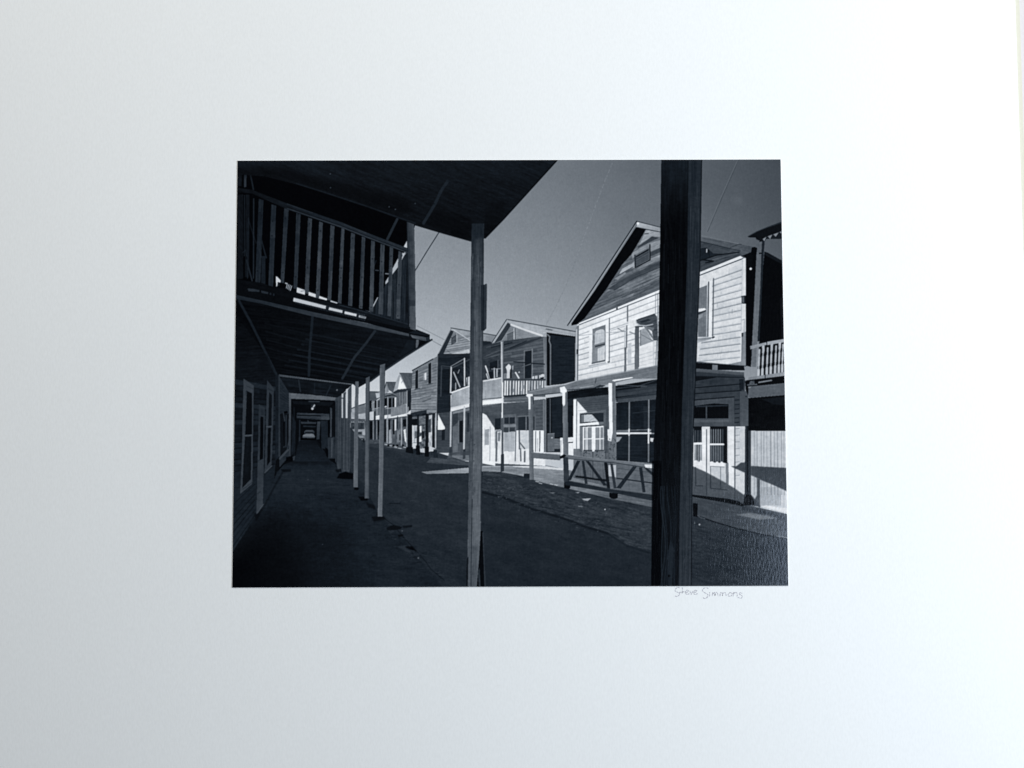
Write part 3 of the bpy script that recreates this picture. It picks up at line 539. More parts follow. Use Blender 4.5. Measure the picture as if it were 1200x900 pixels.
def draw_ground():
    F(0, 0, 1)
    EL('printed_road', None)
    P(('y', 40, 31), 430, 523, 480, 531, 512, 538, 549, 543, 600, 553, 660, 572, 768, 598, 768, 690, 500, 690, 400, 560, 410, 500, tex=[(4, 15, 30, 6), (3.4, 10, 5, 1.5), (3, 0, 1.5, 1)])
    for _ in range(260):
        y = 545 + 143 * random.random(); x = random.uniform(440 + (y - 545) * .5, 548 if random.random() < .3 else 764)
        if y > 560 + (x - 560) * .4 or x < 550: L(random.choice((20, 24, 46, 52)), .8, x, y, x + random.uniform(1, 9), y + random.uniform(-.2, 1.4), a=random.uniform(.15, .45))
    P(26, 560, 600, 640, 625, 760, 672, 760, 690, 560, 690, a=.35, soft=8, mark=False); P(46, 440, 545, 545, 565, 545, 590, 450, 570, a=.3, soft=5, mark=False)
    P(72, 505, 536, 550, 541, 552, 546, 500, 542, a=.8, tex=(25, 5, 6, 1))
    EL('printed_dirt_shoulder', None)
    P(('x', 46, 42), 566, 552, 600, 553, 640, 562, 662, 571, 714, 584, 768, 594, 768, 648, 735, 638, 712, 624, 682, 615, 665, 608, 625, 596, 590, 582, 564, 575, tex=[(14, 14, 10, 1.6), (11, 8, 4, 1), (9, 0, 1.5, 1)])
    P(62, 690, 592, 768, 610, 768, 640, 720, 618, a=.3, soft=3, tex=(16, 10, 4, 1), mark=False)
    L(17, 3.0, 566, 577, 590, 583, 625, 597, 665, 609, 682, 616, 712, 625, a=.75); L(22, 2.5, 712, 625, 735, 640, 761, 648, a=.6); L(25, 1.4, 620, 590, 660, 600, 690, 612, 740, 622, a=.5); L(28, 1.2, 580, 570, 640, 585, a=.5)
    for _ in range(150):
        x = random.uniform(566, 764); y0 = 558 + (x - 566) * .2; y = random.uniform(y0, y0 + 32 + (x - 566) * .08)
        L(random.choice((20, 24, 66, 78)), .8, x, y, x + random.uniform(1, 5), y + random.uniform(0, 1.2), a=random.uniform(.3, .7))
    # pavement on the far side
    EL('printed_pavement', None)
    P(('x', 150, 88), 560, 541, 590, 540, 640, 545, 672, 552, 768, 566, 768, 595, 714, 584, 662, 571.5, 637, 566, 611, 557.5, 586, 553, 560, 552, tex=[(24, 6, 14, 1.3), (10, 4, 6, .8)])
    P(40, 590, 556, 700, 582, 768, 598, 768, 602, 690, 584, 590, 560, a=.6)
    P(225, 566, 541, 580, 540, 610, 543, 660, 549, 660, 551, 600, 547, 566, 547, a=.85); P(130, 640, 552, 668, 560, 700, 566, 690, 571, 640, 560, a=.4)
    for x, y in ((628, 564), (632, 566), (650, 568), (645, 567)): L(185, 1, x, y, x + 3, y + .8)
    F(260, 440, 3.4615)
    P(('x', 120, 165), 808, 391, 1000, 374, 1010, 396, 830, 399, tex=(16, 5, 12, 1)); P(120, 1050, 340, 1180, 345, 1180, 372, 1055, 390, a=.4)
    F(0, 0, 1)
    EL('printed_litter', 'torn paper scraps on the dirt shoulder')
    P(160, 681.5, 584.3, 692.8, 584, 688.6, 587.2, 684, 586.2); P(128, 673.5, 576.6, 679.7, 576.4, 677.5, 578.3); P(100, 643, 577, 651, 577, 648, 578.5); P(105, 677, 592.5, 684, 593, 682, 594.2, 678, 594); DOT(185, .8, 709, 597)
    for _ in range(90):
        x = random.uniform(575, 764); y0 = 562 + (x - 575) * .2; y = random.uniform(y0, y0 + 26 + (x - 575) * .1); DOT(random.choice((78, 92, 110, 14, 18)), random.uniform(.35, .7), x, y, a=random.uniform(.4, .8))
    # right-hand ground
    EL('printed_pavement', None)
    P(('x', 58, 74), 808, 578, 870, 590, 895, 595, 926, 602, 926, 630, 894, 626, 864, 619, 837, 611, 808, 603, tex=[(9, 6, 14, 1.4), (5, 6, 5, .8)])
    P(120, 862, 603, 880, 601, 912, 607, 890, 609, a=.85, soft=.6); P(112, 893, 602, 924, 604, 924, 608, 900, 606, a=.6, soft=.6); P(34, 868, 592, 926, 606, 926, 612, 900, 604, 870, 598, a=.6, soft=1)
    EL('printed_road', None)
    P(('y', 44, 36), 806, 604, 817, 604, 837, 611, 864, 619, 894, 626, 926, 631, 926, 690, 806, 690, tex=[(9, 12, 12, 1.6), (7, 8, 4, 1), (6, 0, 1.5, 1)])
    L(13, 1.4, 816, 604, 837, 611.5, 864, 619.5, 894, 626.5, 910, 629, a=.9); DOT(170, 1.0, 819.7, 614.7); DOT(120, .7, 814, 613)
    for _ in range(60):
        x = random.uniform(812, 920); y = random.uniform(618, 686); L(random.choice((24, 26, 62)), .8, x, y, x + random.uniform(1, 6), y + random.uniform(.2, 1.5), a=.4)
    for _ in range(50): DOT(random.choice((72, 90, 14)), random.uniform(.35, .7), random.uniform(814, 915), random.uniform(616, 682), a=random.uniform(.3, .7))
    EL('printed_stump', 'small dark kerb block beside the thick post')
    P(8, 812, 589.5, 817.6, 590, 817.4, 606, 812, 605); L(110, .9, 817.5, 604, 821, 606.5, 826, 608, a=.7)

def draw_rail_and_posts():
    F(570, 450, 10)
    EL('printed_porch_post', 'shaded post left of the cross-braced railing')
    P(('x', 118, 84), 492, 140, 548, 140, 552, 830, 556, 1125, 508, 1125, 500, 830); P(236, 492, 140, 516, 140, 516, 295, 492, 300); P(40, 545, 140, 556, 160, 556, 230, 548, 240); P(236, 465, 135, 480, 118, 540, 118, 545, 142, 480, 150)
    P(26, 440, 1050, 505, 1050, 508, 1105, 435, 1100)
    EL('printed_porch_post', 'second post, at the left end of the braced railing')
    P(('x', 122, 88), 890, 90, 950, 90, 960, 800, 965, 1200, 905, 1200, 900, 820, tex=(6, 90, 12, 1)); P(240, 890, 100, 922, 100, 922, 240, 905, 262, 890, 230); P(244, 860, 40, 915, 28, 945, 75, 940, 95, 900, 105, 868, 100)
    F(660, 420, 10)
    EL('printed_porch_post', 'broad white-edged post beside the shop window')
    P(('x', 96, 112), 530, 280, 612, 285, 622, 880, 625, 1250, 530, 1250, tex=(7, 90, 12, 1.2)); P(240, 530, 285, 572, 290, 580, 870, 560, 980, 520, 900, 522, 830, 540, 830); P(232, 520, 830, 548, 830, 545, 970, 525, 960)
    for _ in range(40): DOT(45, .55, random.uniform(540, 620), random.uniform(930, 1240), a=.8)
    P(242, 570, 260, 590, 250, 700, 235, 805, 218, 820, 228, 700, 250, 600, 270)
    F(650, 510, 9)
    EL('printed_railing', 'cross-braced timber railing before the big house')
    P(88, -250, 180, 60, 205, 60, 265, -250, 240, tex=(8, 2, 8, 1)); L(130, .8, -245, 182, 60, 208, a=.7); P(235, -190, 262, -110, 270, -110, 320, -190, 310, mark=False, a=0.0)
    P(('x', 98, 112), 85, 200, 560, 258, 1060, 300, 1060, 350, 620, 286, 140, 244, tex=[(14, 5, 12, .9), (8, 5, 4, .7)]); L(150, .8, 90, 203, 560, 260, 1060, 302, a=.6); L(34, .9, 140, 248, 620, 289, 1060, 354, a=.8); P(225, 944, 308, 1060, 308, 1060, 352, 960, 342)
    P(44, 90, 225, 140, 235, 160, 560, 100, 560, tex=(8, 90, 8, 1)); P(10, 98, 500, 165, 500, 165, 555, 145, 568, 100, 560); P(14, 50, 225, 100, 200, 125, 215, 90, 240, 60, 250)
    for v, q in ((28, (236, 268, 272, 270, 170, 475, 136, 475)), (34, (285, 270, 311, 270, 348, 512, 319, 512)), (28, (326, 270, 363, 275, 556, 532, 514, 530)), (20, (520, 288, 555, 290, 588, 590, 557, 592)), (44, (585, 300, 612, 300, 652, 560, 622, 562)), (30, (826, 328, 868, 330, 696, 564, 650, 556)), (32, (889, 338, 923, 340, 958, 602, 927, 602)), (34, (942, 345, 975, 345, 1060, 415, 1060, 455))):
        P(v, *q, tex=(6, 70, 6, 1))
    P(('x', 30, 36), 110, 490, 160, 482, 600, 570, 1060, 632, 1060, 696, 580, 602, 110, 525, tex=(6, 9, 12, 1)); L(62, .8, 160, 484, 600, 566, 1050, 630, a=.5); P(10, 575, 605, 668, 615, 665, 660, 640, 672, 600, 670, 575, 650)
    P(18, 215, 425, 300, 432, 430, 455, 550, 465, 550, 492, 400, 470, 220, 445)
    # thick dark post
    F(0, 0, 1)
    EL('printed_porch_post', 'thick dark timber post standing nearest, right of centre')
    P(('y', 22, 6, 190, 262), 775, 180, 807, 180, 805.3, 300, 799, 480, 796, 600, 795, 692, 763, 692, 765, 600, 766.7, 510, 771, 420, 773.3, 300, tex=[(4, 90, 40, 3), (3, 90, 12, 1.2)])
    P(('y', 6, 17), 772, 420, 801, 420, 796, 600, 795, 692, 764, 692, 766.7, 510, a=.9, tex=[(5, 90, 40, 2.2), (4, 90, 14, 1.0)])
    P(('y', 30, 44), 806.7, 180, 823, 180, 821, 300, 816.3, 420, 812.5, 510, 811, 600, 810.6, 692, 795, 692, 796, 600, 799, 480, 805.3, 300, tex=[(6, 91, 60, 1.6), (4, 91, 14, .9)])
    P(2, 764, 540, 775.5, 540, 775, 692, 763, 692, a=.8); L(9, 1.0, 822.4, 182, 820.4, 300, 816, 420, 812, 510, 810.5, 600, 810.3, 690, a=.8); L(8, 1.2, 806.5, 188, 805, 300, 799, 480, 796, 600, 795, 690, a=.6)
    for _ in range(60):
        y = random.uniform(200, 680); x = 775 - (y - 188) * .024 + random.uniform(2, 30); L(random.choice((3, 3, 24, 30)), .8, x, y, x - .4, y + random.uniform(10, 60), a=random.uniform(.2, .5))
    for _ in range(40):
        y = random.uniform(200, 680); x = 807 - (y - 188) * .024 + random.uniform(1, 14); L(random.choice((18, 22, 58, 66)), .8, x, y, x - .4, y + random.uniform(10, 60), a=random.uniform(.2, .5))
    for x, dx, v in ((777, 3, 44), (780, -2, 36), (784, 2.5, 34), (788, -2, 30), (776, -1, 40), (791, 1, 30)):
        y = 570; c = []
        while y < 692: c += [x + dx * math.sin(y * .055 + x), y]; y += 6
        L(v, .9, *c, a=.65)
    for x in (799, 803, 806, 808): L(random.choice((24, 62, 66)), .8, x + 4, 470, x, 690, a=.45)
    P(40, 786, 632, 790, 645, 787, 690, 783, 690, 782, 650, a=.5); DOT(5, 1.6, 784, 675, a=.8)

def draw_left():
    F(0, 0, 1)
    EL('printed_shopfront', 'dim boarded shop front along the left edge')
    P(6, 262, 330, 290, 345, 330, 440, 345, 470, 345, 545, 320, 580, 262, 660)
    # near pavement
    EL('printed_boardwalk', None)
    P(('y', 27, 27), 270, 692, 270, 640, 326, 552, 345, 530, 352, 515, 369, 514, 386, 530, 400, 548, 418, 556, 428, 572, 446, 606, 470, 624, 484, 648, 500, 665, 522, 692, tex=[(4, 6, 24, 6), (3.4, 3, 8, 1.6), (2.6, 0, 2, 1)])
    for _ in range(150):
        y = 552 + 130 * random.random() ** 1.3; x = random.uniform(300, 400 + (y - 552) * .8); L(random.choice((10, 14, 42, 46)), .8, x, y, x + random.uniform(2, 12), y + random.uniform(-.6, .8), a=random.uniform(.2, .5))
    P(2, 262, 640, 330, 600, 370, 700, 262, 700, a=.92, soft=20, mark=False); P(11, 300, 600, 400, 600, 440, 700, 300, 700, a=.55, soft=16, mark=False); P(12, 345, 520, 372, 520, 390, 545, 330, 545, a=.8, soft=3, mark=False); P(34, 330, 552, 400, 548, 425, 575, 330, 575, a=.4, soft=4, mark=False)
    L(40, .8, 330, 560, 400, 566, a=.5); L(36, .8, 336, 552, 396, 551, a=.5); DOT(60, .6, 361, 562); DOT(55, .6, 378, 638); L(20, .8, 322, 566, 410, 569, a=.6)
    F(430, 580, 7.5)
    P(7, 165, 290, 230, 262, 310, 280, 300, 300, 240, 310, 180, 310, soft=.5, a=.8); P(8, 310, 272, 400, 262, 395, 285, 320, 292, soft=.5, a=.7); P(6, 270, 352, 320, 345, 320, 360, 280, 372, soft=.3, a=.8); P(3, 330, 455, 400, 450, 440, 495, 410, 490, 370, 475, soft=.3, a=.9); P(58, 270, 455, 335, 445, 345, 470, 400, 510, 380, 510, 300, 475, a=.55, soft=.7, mark=False)
    L(12, 1.2, 130, 190, 230, 262, 330, 380, 440, 500, 520, 590, 560, 650, 680, 750, a=.6); L(14, 1.2, 380, 545, 440, 545, a=.7); L(14, 1.2, 400, 600, 480, 590, a=.6); DOT(82, .7, 310, 316); DOT(92, 1.0, 452, 554); L(12, 1.2, 200, 75, 290, 75, a=.6)
    P(8, 40, 190, 150, 185, 170, 215, 60, 235, a=.8, soft=.7); P(8, -10, 60, 70, 90, 80, 130, 10, 110, a=.7, soft=.7)
    for _ in range(60):
        t = random.random(); x = 60 + t * 600 + random.uniform(-60, 60); y = 200 + t * 550 + random.uniform(-50, 50); L(random.choice((14, 16, 58)), .8, x, y, x + random.uniform(8, 40), y + random.uniform(-3, 10), a=.4)
    # passage under the arcade
    F(270, 420, 7.5)
    EL('printed_arcade', 'dark covered walkway receding under the balcony')
    P(8, 400, 120, 950, 300, 960, 950, 880, 900, 760, 720, 610, 720, 560, 900, 400, 960)
    P(17, 420, 145, 1080, 220, 980, 320, 940, 345, 515, 305, 430, 200, tex=(8, 6, 16, 2)); L(34, 1.4, 600, 190, 615, 290); L(30, 1.2, 880, 240, 840, 330); L(30, 1.0, 740, 220, 740, 310, a=.6); DOT(105, 1.0, 937, 278)
    P(('x', 66, 92), 425, 138, 1075, 206, 1078, 228, 1050, 230, 430, 158)
    P(34, 430, 160, 515, 300, 515, 860, 430, 960, tex=[(7, -6, 10, 1.4), (4, 0, 4, 1)]); ROWS(20, .8, 8, (435, 190, 510, 290), (435, 440, 512, 450), al=.6)
    P(14, 436, 490, 460, 480, 520, 490, 520, 800, 440, 860); L(48, 1.1, 465, 480, 480, 560, 470, 780); L(45, .9, 490, 500, 488, 780); P(4, 470, 465, 500, 462, 506, 482, 472, 485); P(5, 462, 560, 485, 550, 485, 760, 462, 780, a=.8); L(55, 2.4, 435, 880, 505, 805); L(44, 1.1, 500, 800, 515, 720)
    P(('x', 88, 96), 515, 303, 720, 320, 760, 328, 800, 328, 940, 346, 938, 372, 760, 362, 532, 355, tex=(8, 4, 8, 1)); P(('y', 80, 42), 515, 303, 533, 310, 530, 860, 512, 860)
    L(22, 1.0, 560, 430, 560, 860); P(20, 540, 480, 575, 560, 570, 820, 535, 860, tex=(6, 90, 6, 1)); L(30, 1.4, 610, 545, 608, 740)
    P(20, 540, 375, 910, 385, 880, 420, 560, 400, a=.6); L(60, 1.3, 690, 378, 780, 380, a=.8); P(225, 722, 428, 738, 402, 745, 412, 732, 432); DOT(225, 1.4, 721, 441); DOT(60, 3.0, 728, 425, a=.35)
    P(46, 585, 478, 870, 488, 872, 540, 800, 540, 582, 525, tex=[(12, 2, 5, 1), (8, 0, 2, 1)]); P(70, 800, 510, 870, 510, 870, 538, 800, 538, a=.7); L(10, 1.3, 590, 500, 790, 505); L(8, 1.0, 585, 532, 800, 545)
    P(44, 620, 556, 755, 560, 752, 576, 622, 574); L(60, .8, 680, 548, 690, 562); P(30, 640, 590, 750, 595, 750, 605, 640, 602)
    P(('y', 55, 42), 762, 555, 790, 555, 782, 710, 758, 712); P(26, 792, 548, 856, 545, 858, 800, 800, 790, tex=(5, 90, 14, 1.5)); P(4, 856, 545, 876, 540, 876, 690, 858, 690); P(60, 878, 430, 892, 440, 890, 690, 876, 690); P(12, 892, 420, 920, 415, 918, 700, 892, 700); P(40, 855, 695, 918, 690, 920, 880, 860, 880, tex=(6, 90, 9, 1)); P(62, 886, 700, 900, 700, 896, 870, 884, 870)
    P(('y', 90, 62), 921, 370, 940, 370, 940, 510, 925, 520); P(5, 835, 780, 860, 800, 860, 870, 840, 860); P(8, 740, 700, 800, 740, 800, 800, 760, 770, a=.8)
    P(4, 490, 868, 548, 862, 550, 905, 490, 905); P(46, 548, 865, 580, 850, 582, 890, 550, 898); P(40, 600, 690, 615, 690, 615, 745, 600, 745, a=.6)
    P(('y', 12, 22), 610, 725, 740, 720, 800, 800, 880, 905, 560, 905, 590, 760, tex=(3, 3, 8, 1)); EL('printed_boardwalk', None); P(('y', 14, 24), 606, 725, 745, 720, 835, 860, 860, 905, 575, 905, 590, 790, tex=(3, 3, 8, 1))
    EL('printed_car', 'pale car glimpsed at the end of the covered walkway')
    P(62, 650, 640, 665, 630, 725, 630, 738, 645, 735, 660, 650, 660); P(112, 640, 672, 665, 662, 730, 664, 742, 685, 740, 698, 634, 690); P(70, 634, 685, 742, 690, 740, 700, 634, 698); P(3, 618, 700, 752, 700, 752, 718, 618, 718); P(20, 655, 645, 732, 646, 732, 658, 655, 657)
    # shop front on the left
    F(270, 420, 7.5)
    EL('printed_shopfront', 'dim boarded shop front along the left edge')
    P(('y', 8, 31), 20, -300, 80, -420, 335, 0, 405, 140, 425, 145, 425, 960, 400, 1040, 300, 1250, 20, 1700, 0, 1700, tex=[(4, -4, 18, 1.5), (3, 0, 6, 1)])
    BOARDS(16, (30, 180, 400, 250), (20, 1000, 390, 930), .3, 2, 2, 60, 4); ROWS(9, .8, 16, (30, 180, 400, 250), (20, 1000, 390, 930), al=.5); P(26, 395, 140, 425, 145, 425, 960, 395, 1010, a=.5, tex=(4, 90, 20, 2)); L(44, 1.2, 428, 150, 428, 860); L(20, 1, 400, 140, 398, 900, a=.7)
    F(270, 540, 5.625)
    P(26, 12, 180, 170, 60, 170, 370, 20, 590, a=.5, tex=(5, -45, 14, 1)); ROWS(11, .8, 7, (20, 240, 160, 120), (20, 560, 160, 360), al=.6); P(28, 215, 110, 270, 60, 268, 190, 215, 285, a=.6); P(6, 155, 340, 180, 350, 220, 300, 272, 195, 330, 90, 345, 60, 350, 75, 280, 200, 170, 400, a=.6, soft=.8)
    F(270, 420, 7.5)
    P(('y', 52, 58), 116, 178, 205, 238, 200, 600, 192, 1090, 190, 1105, 85, 1190, 100, 900, 108, 500); P(9, 138, 282, 190, 308, 190, 668, 128, 672); P(14, 128, 688, 186, 685, 180, 1060, 105, 1140, 115, 900, tex=(3, 90, 10, 2)); P(50, 140, 285, 145, 285, 130, 672, 124, 672); L(72, 1.1, 128, 678, 190, 675); L(24, .8, 140, 240, 200, 270, a=.5); L(20, .9, 112, 1150, 190, 1090, a=.5)
    P(('y', 38, 57), 250, 403, 303, 430, 295, 880, 285, 1285, 228, 1372, 240, 900); P(7, 264, 508, 290, 515, 288, 880, 258, 895); P(30, 268, 440, 292, 450, 292, 500, 266, 495, a=.7); L(22, .8, 245, 900, 290, 880, a=.7); L(26, .8, 240, 1190, 262, 1170, a=.7); L(84, 1.0, 236, 1360, 290, 1282, a=.7)
    P(('y', 43, 48), 322, 190, 382, 265, 375, 600, 362, 930, 300, 1010, 312, 600); P(13, 340, 295, 365, 320, 362, 590, 332, 595); P(9, 330, 612, 357, 610, 350, 905, 322, 945); L(70, 1.2, 320, 600, 360, 598); L(62, 1.4, 302, 1005, 362, 945); L(20, .8, 332, 265, 378, 290, a=.6)
    P(3, 398, 900, 425, 870, 425, 960, 385, 1060, a=.7)
    # underside of the balcony
    F(270, 300, 7.5)
    EL('printed_balcony', 'timber balcony with upright slats over the walkway')
    P(('x', 6, 17), 20, 330, 280, 400, 700, 490, 1200, 620, 1570, 690, 1760, 735, 1540, 880, 1360, 1000, 1215, 1105, 1120, 1160, 1075, 1125, 425, 1040, 330, 890, 75, 390, tex=[(4, 8, 26, 1.6), (2.5, 5, 8, 1)])
    ROWS(25, 2.2, 7, (740, 640, 1500, 800), (480, 960, 1200, 1080), al=.6, jit=.3); ROWS(17, 1.6, 5, (300, 520, 700, 620), (330, 880, 690, 980), al=.6); ROWS(4, 1.6, 6, (740, 680, 1500, 840), (480, 990, 1150, 1110), al=.5)
    L(26, 3.0, 722, 530, 695, 860, 690, 1050); L(33, 2.8, 1270, 660, 1190, 770, 1090, 890, 985, 1075); L(24, 2.8, 75, 392, 180, 585, 330, 890, 402, 1035); L(34, 2.0, 1770, 735, 1540, 880, 1370, 995, 1230, 1100)
    P(22, 1560, 735, 1680, 760, 1540, 860, 1480, 890, a=.7); P(90, 1632, 735, 1655, 735, 1655, 800, 1630, 808); P(5, 1680, 745, 1750, 745, 1640, 810, 1660, 760, a=.8); P(3, 20, 480, 55, 400, 400, 1035, 330, 890, a=.5)
    P(8, 20, 120, 420, 200, 900, 370, 1570, 620, 1750, 690, 1752, 740, 1560, 690, 1200, 590, 700, 490, 280, 400, 20, 330)
    P(('x', 30, 62), 20, 335, 280, 392, 700, 487, 1200, 592, 1570, 684, 1570, 706, 1200, 630, 700, 525, 280, 420, 20, 372, tex=(5, 12, 24, 1)); P(('x', 80, 62), 1580, 690, 1720, 715, 1722, 748, 1660, 735, 1600, 720, tex=(25, 14, 6, 1)); P(20, 1625, 655, 1752, 690, 1752, 705, 1560, 675); P(30, 1720, 715, 1752, 705, 1750, 745, 1725, 748)
    for q in ((150, 285, 255, 290, 255, 315, 160, 310), (270, 295, 332, 305, 332, 335, 272, 325)): P(36, *q)
    P(30, 345, 310, 360, 312, 360, 345, 345, 340); P(30, 375, 318, 388, 320, 388, 352, 376, 348)
    # dark interior behind the slats
    F(270, 180, 7.5)
    P(2, 50, 50, 1200, 120, 1640, 560, 1600, 720, 1550, 775, 1535, 850, 1500, 940, 1395, 1110, 1245, 1395, 1200, 1380, 960, 1310, 690, 1230, 520, 1190, 300, 1160, 50, 1120)
    # wooden side wall of the balcony and the light seen past it
    F(430, 300, 7.5)
    P(24, 360, -60, 370, 620, 30, 505, 45, 465, 100, 370, 165, 250, 220, 165, 280, 90, 320, 0, tex=[(12, 90, 40, 1.4), (6, 90, 14, .8)])
    for x in (140, 170, 230, 250, 320, 340): L(42, .9, x, 300 - x * .4, x - 12, 560, a=.6)
    EL('printed_sky', 'grey evening sky in the picture, darkest at its upper right')
    for v, q in ((176, (225, 110, 278, 12, 276, 88, 220, 168)), (180, (308, 10, 318, -10, 332, -12, 305, 38)), (190, (322, -80, 352, -135, 356, -70)), (182, (310, -28, 346, -22, 312, 0)), (170, (163, 225, 190, 182, 187, 228, 163, 250)), (178, (90, 365, 101, 361, 46, 470, 36, 466))): P(v, *q)
    EL('printed_balcony', 'timber balcony with upright slats over the walkway')
    L(75, .8, 75, 125, 103, 128); L(150, 1.0, 163, 155, 190, 157); L(40, .8, 50, 130, 80, 40, a=.7)
    # slats
    F(0, 0, 1)
    top = [(303.3, 308.7, 233), (318, 323.6, 239.5), (333, 338.3, 244), (347.3, 352.3, 249.5), (361, 365.6, 255), (374, 378.3, 259.5), (387.3, 392, 263.5), (400, 403.7, 267), (411.3, 416, 272.5), (424, 428, 277), (435, 439.3, 281.5), (446, 450.7, 285.5), (456.7, 460.7, 289), (467, 471, 294)]
    bot = [(299, 305, 333), (314.5, 320, 336), (328.7, 332.8, 332), (344, 348.2, 339), (357, 361.7, 344.5), (370, 374.4, 350), (384, 388, 352.5), (396, 400, 356), (408, 412.7, 359), (420.7, 424.7, 362), (432.7, 437.3, 365.5), (443.3, 448.5, 368.7), (454, 458.2, 371), (464, 468.7, 374)]
    vv = [27, 30, 37, 36, 50, 50, 49, 51, 47, 52, 54, 54, 56, 58]
    for (a, b, y), (c, d, y2), v in zip(top, bot, vv):
        P(('y', v * .95, v * 1.1), a, y, b, y + 1.5, d, y2, c, y2 - 1, tex=[(v * .22, 92, 24, 1.3), (v * .18, 90, 7, 2)])
        L(v * 1.35, .7, b - .5, y + 2, d - .5, y2 - 1, a=.35)
        t = random.uniform(.1, .7); h = random.uniform(.1, .3); w_ = b - a
        P(v * random.choice((.6, 1.5)), a + (c - a) * t, y + (y2 - y) * t, a + w_ + (c - a) * t, y + (y2 - y) * t + 1, a + w_ + (c - a) * (t + h), y + (y2 - y) * (t + h), a + (c - a) * (t + h), y + (y2 - y) * (t + h), a=.45, soft=.5, mark=False)
        for _ in range(2):
            t = random.random(); DOT(v * .35, .9, a + 2 + (c - a) * t, y + (y2 - y) * t, a=.7)
    # left end of the railing
    P(16, 279, 190, 284, 190, 283, 218, 279, 218); P(40, 286, 197, 289.2, 197, 288.5, 219, 286, 219.5); L(24, 1.8, 291.5, 199, 294, 207, 297, 222); L(34, .9, 286.6, 229, 286.4, 300, a=.8); P(15, 288, 228, 292.5, 228, 292, 325, 287, 325, tex=(4, 90, 12, 1)); L(30, 1.4, 297.3, 233, 297, 326); L(26, .9, 291, 255, 290, 326); L(24, 1.6, 306, 280, 312, 302); L(30, 1.6, 289, 305, 295.5, 329); L(30, 1.4, 291, 257, 300, 285, a=.5)
    P(14, 279, 228, 285, 228, 285, 327, 278, 327, tex=(5, 70, 8, 1)); P(28, 306.5, 300, 311, 300, 311, 333, 306, 333, a=.8); L(40, .9, 284.5, 296, 288, 293, 289, 300, a=.6)
    F(270, 180, 7.5)
    P(('x', 10, 40), 60, 300, 190, 318, 500, 438, 975, 603, 1200, 695, 1560, 832, 1562, 868, 1560, 876, 1200, 740, 975, 652, 500, 490, 190, 350, 60, 340, tex=(5, 22, 12, 1)); L(62, .8, 500, 482, 975, 645, 1200, 735, 1555, 870, a=.7); L(10, .8, 500, 470, 975, 633, 1200, 722, 1555, 858, a=.8); L(50, .8, 500, 442, 720, 522, a=.6); L(52, .8, 1000, 622, 1190, 697, a=.6)
    F(270, 300, 7.5)
    # bottom rail and the bright gaps
    P(('x', 7, 18), 60, 205, 270, 235, 460, 300, 560, 320, 760, 372, 960, 425, 1200, 490, 1570, 595, 1570, 640, 1200, 560, 1000, 505, 860, 460, 540, 370, 260, 300, 60, 260, tex=(4, 14, 14, 1)); L(46, .9, 960, 430, 1200, 495, 1560, 600, a=.7)
    EL('printed_sky', 'grey evening sky in the picture, darkest at its upper right')
    for v, q in ((196, (555, 366, 840, 438, 836, 466, 552, 398)), (196, (868, 450, 987, 478, 983, 501, 862, 473)), (206, (1005, 485, 1110, 510, 1106, 531, 1001, 508)), (190, (1130, 520, 1192, 536, 1190, 551, 1128, 537)), (202, (585, 275, 655, 300, 655, 341, 582, 320)), (205, (688, 315, 750, 335, 749, 365, 686, 345)), (205, (780, 350, 850, 375, 848, 391, 778, 372)), (190, (880, 390, 942, 410, 940, 419, 878, 401)), (204, (400, 178, 416, 186, 442, 215, 440, 234, 416, 230, 412, 264, 402, 270))): P(v, *q)
    for x in range(575, 1180, 14): L(150, .7, x, 360 + (x - 555) * .25, x + 3, 392 + (x - 555) * .25 + 20, a=.3)
    L(110, .7, 620, 310, 650, 305); L(40, .8, 425, 232, 425, 262); L(60, .8, 1140, 530, 1185, 542)
    for k in range(4): L(190, .8, 492 + k * 15, 250 + k * 8, 484 + k * 15 + 3, 272 + k * 9, 498 + k * 11, 292 + k * 4, a=.0); L(196, .8, 500 + k * 13, 245 + k * 6, 492 + k * 11, 282 + k * 7)
    P(170, 480, 232, 505, 240, 500, 250, 480, 243)
    EL('printed_balcony', 'timber balcony with upright slats over the walkway')
    # corner post
    F(430, 300, 7.5)
    P(('x', 44, 66), 350, -310, 415, -290, 424, 100, 430, 655, 378, 640, 365, 300, 355, -100, tex=[(9, 90, 26, 1.2), (8, 90, 6, 3)]); P(82, 378, 440, 428, 440, 428, 655, 380, 640, a=.5, tex=(14, 90, 12, 1.3)); P(26, 372, 385, 426, 390, 426, 440, 374, 440, a=.5, soft=.6); L(22, .9, 352, -300, 372, 620)
    # roof overhead
    F(430, 180, 7.5)
    EL('printed_roof', 'dark porch roof filling the upper left of the print')
    P(('y', 19, 9), -1160, 40, 1692, 40, 1200, 578, 1040, 742, 1000, 765, 915, 766, 640, 690, 425, 625, 0, 472, -380, 345, -620, 270, -900, 200, -1160, 180, tex=[(4, 24, 26, 2), (3, 18, 9, 1), (2, 10, 3, 1)])
    P(3, -1160, 120, -700, 130, -300, 240, 300, 380, 420, 480, 300, 540, 0, 450, -640, 260, -1160, 190, a=.55, soft=3); P(5, 600, 480, 900, 600, 900, 740, 640, 670, 520, 610, a=.6, soft=3); P(8, 1040, 470, 1200, 420, 1200, 560, 1040, 730, a=.5, soft=2)
    L(25, 1.4, -620, 262, -380, 338, 0, 462, 425, 612, a=.7); L(30, 3.4, 497, 612, 600, 440, 650, 330, 712, 240, a=.8); L(18, 2.6, 712, 240, 800, 130, a=.6); L(5, 1.0, 425, 628, 640, 692, 915, 770); L(5, 1.4, 1040, 742, 1200, 577, 1668, 62); L(32, 3.0, 265, 578, 180, 752)
